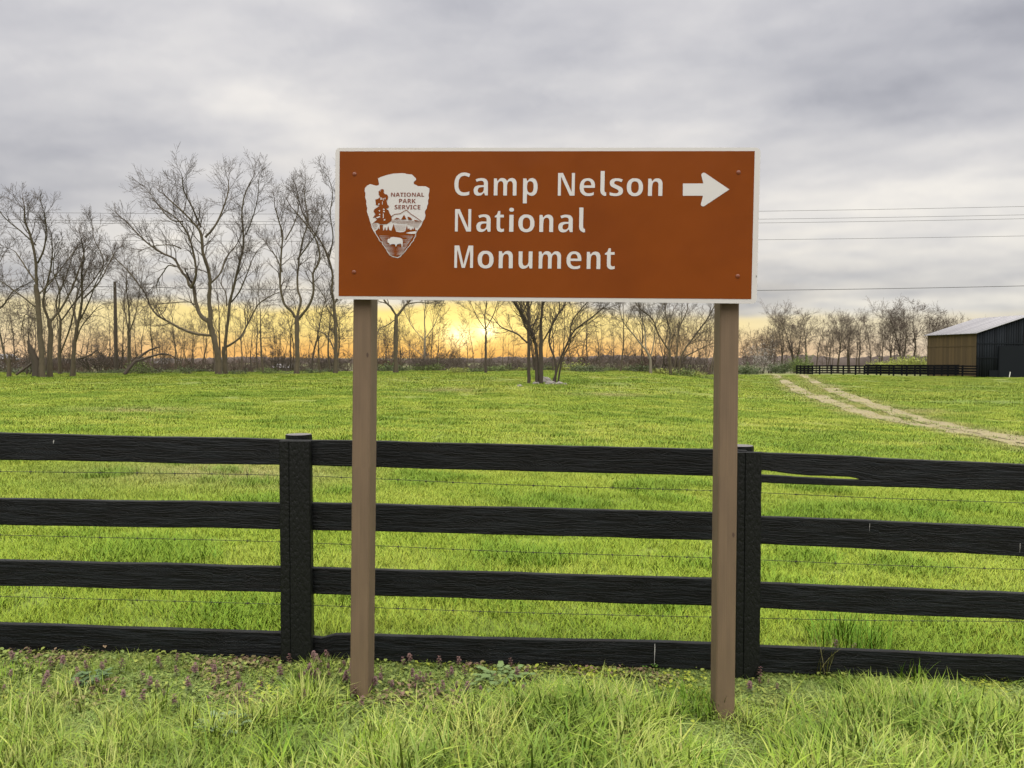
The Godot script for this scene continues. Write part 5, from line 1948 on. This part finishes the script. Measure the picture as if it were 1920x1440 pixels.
func leaf_patch(n: int, radius: float, leaf: float, h: float) -> ArrayMesh:
	var vs := PackedVector3Array()
	var ns := PackedVector3Array()
	var cs := PackedColorArray()
	var ix := PackedInt32Array()
	for k in n:
		var a := rng.randf() * TAU
		var r := radius * sqrt(rng.randf())
		leaf_face(vs, ns, cs, ix, Vector3(cos(a) * r, h * rng.randf(), sin(a) * r), rng.randf() * TAU, 0.15 + rng.randf() * 0.5, leaf * lerpf(0.7, 1.4, rng.randf()), 0.75, Color(1, 1, 1) * lerpf(0.5, 1.4, rng.randf()))
	return arrays_mesh(vs, ns, cs, ix)

# a folded leaf of six faces
func leaf_face(vs: PackedVector3Array, ns: PackedVector3Array, cs: PackedColorArray, ix: PackedInt32Array, p: Vector3, yaw: float, rise: float, length: float, wide: float, c: Color) -> void:
	var o := Vector3(cos(yaw) * cos(rise), sin(rise), sin(yaw) * cos(rise))
	var s := Vector3(-sin(yaw), 0, cos(yaw))
	var up := s.cross(o).normalized()
	if up.y < 0:
		up = -up
	c.a = 1.0
	var i := vs.size()
	var w := length * wide * 0.5
	for q in [p, p + o * length * 0.5, p + o * length - up * length * 0.1, p + o * length * 0.4 + s * w + up * w * 0.3, p + o * length * 0.75 + s * w * 0.75 + up * w * 0.2, p + o * length * 0.4 - s * w + up * w * 0.3, p + o * length * 0.75 - s * w * 0.75 + up * w * 0.2]:
		vs.append(q)
		ns.append(up)
		cs.append(c)
	ix.append_array(PackedInt32Array([i, i + 1, i + 3, i + 1, i + 4, i + 3, i + 1, i + 2, i + 4, i, i + 5, i + 1, i + 1, i + 5, i + 6, i + 1, i + 6, i + 2]))

func nettle(label: String, group: String) -> Node3D:
	var t := thing("dead_nettle", label, "weed", Vector3.ZERO, group)
	tube_begin()
	tube(PackedVector3Array([Vector3(0, -0.01, 0), Vector3(0.004, 0.06, 0.002), Vector3(0.002, 0.12, 0)]), PackedFloat32Array([0.002, 0.0018, 0.0015]), 4)
	part(t, "stem", tube_mesh(), basic(0.12, 0.06, 0.06, 0.7))
	for layer in 2:
		var vs := PackedVector3Array()
		var ns := PackedVector3Array()
		var cs := PackedColorArray()
		var ix := PackedInt32Array()
		for w in range(0 if layer == 0 else 4, 4 if layer == 0 else 8):
			var y := 0.025 + 0.0135 * w
			for k in 4:
				var sz := lerpf(0.034, 0.014, w / 7.0) * lerpf(0.8, 1.2, rng.randf())
				leaf_face(vs, ns, cs, ix, Vector3(0.003, y, 0), TAU * k / 4.0 + w * 0.8, 0.1 - 0.4 * rng.randf(), sz, 0.85, Color(1, 1, 1) * lerpf(0.75, 1.2, rng.randf()))
		part(t, "leaves" if layer == 0 else "purple_leaves", arrays_mesh(vs, ns, cs, ix), leaf_mat(0.12, 0.165, 0.045) if layer == 0 else leaf_mat(0.13, 0.075, 0.065))
	var fv := PackedVector3Array()
	var fn := PackedVector3Array()
	var fc := PackedColorArray()
	var fi := PackedInt32Array()
	for k in 7:
		leaf_face(fv, fn, fc, fi, Vector3(0.002, 0.09 + 0.005 * k, 0), rng.randf() * TAU, 0.5, 0.010, 0.5, Color(1, 1, 1))
	part(t, "flowers", arrays_mesh(fv, fn, fc, fi), leaf_mat(0.20, 0.075, 0.12))
	return t

func rosette(called: String, label: String, where: Vector3, n: int, size: float, c: Color, wide: float) -> void:
	var t := thing(called, label, "weed", where)
	var lm := leaf_mat(c.r, c.g, c.b)
	for k in n:
		var vs := PackedVector3Array()
		var ns := PackedVector3Array()
		var cs := PackedColorArray()
		var ix := PackedInt32Array()
		var yaw := TAU * k / n + rng.randf() * 0.5
		var ln := size * lerpf(0.6, 1.1, rng.randf())
		# lobes along the midrib
		for q in 5:
			var f := q / 5.0
			var o := Vector3(cos(yaw), 0, sin(yaw)) * ln * f + Vector3(0, 0.015 + 0.05 * sin(f * 2.6) * (0.6 + rng.randf() * 0.6), 0)
			leaf_face(vs, ns, cs, ix, o, yaw, 0.2, ln * 0.35, 0.6, Color(1, 1, 1))
			for s in [-1.0, 1.0]:
				leaf_face(vs, ns, cs, ix, o, yaw + s * 0.9, 0.35 * rng.randf(), wide * lerpf(1.1, 0.7, f), 0.6, Color(1, 1, 1) * lerpf(0.8, 1.2, rng.randf()))
		part(t, "leaf", arrays_mesh(vs, ns, cs, ix), lm)

func clump(called: String, label: String, where: Vector3, n: int, radius: float, h0: float, h1: float, lean: float, c: Color) -> void:
	var t := thing(called, label, "grass clump", where)
	var m := basic(c.r, c.g, c.b, 0.55)
	m.vertex_color_use_as_albedo = true
	m.backlight_enabled = true
	m.metallic_specular = 0.22
	m.backlight = Color(0.4, 0.4, 0.4)
	part(t, "blades", tuft(n, radius, h0, h1, 0.1, lean, 0.0062, 0.05, 5), m)
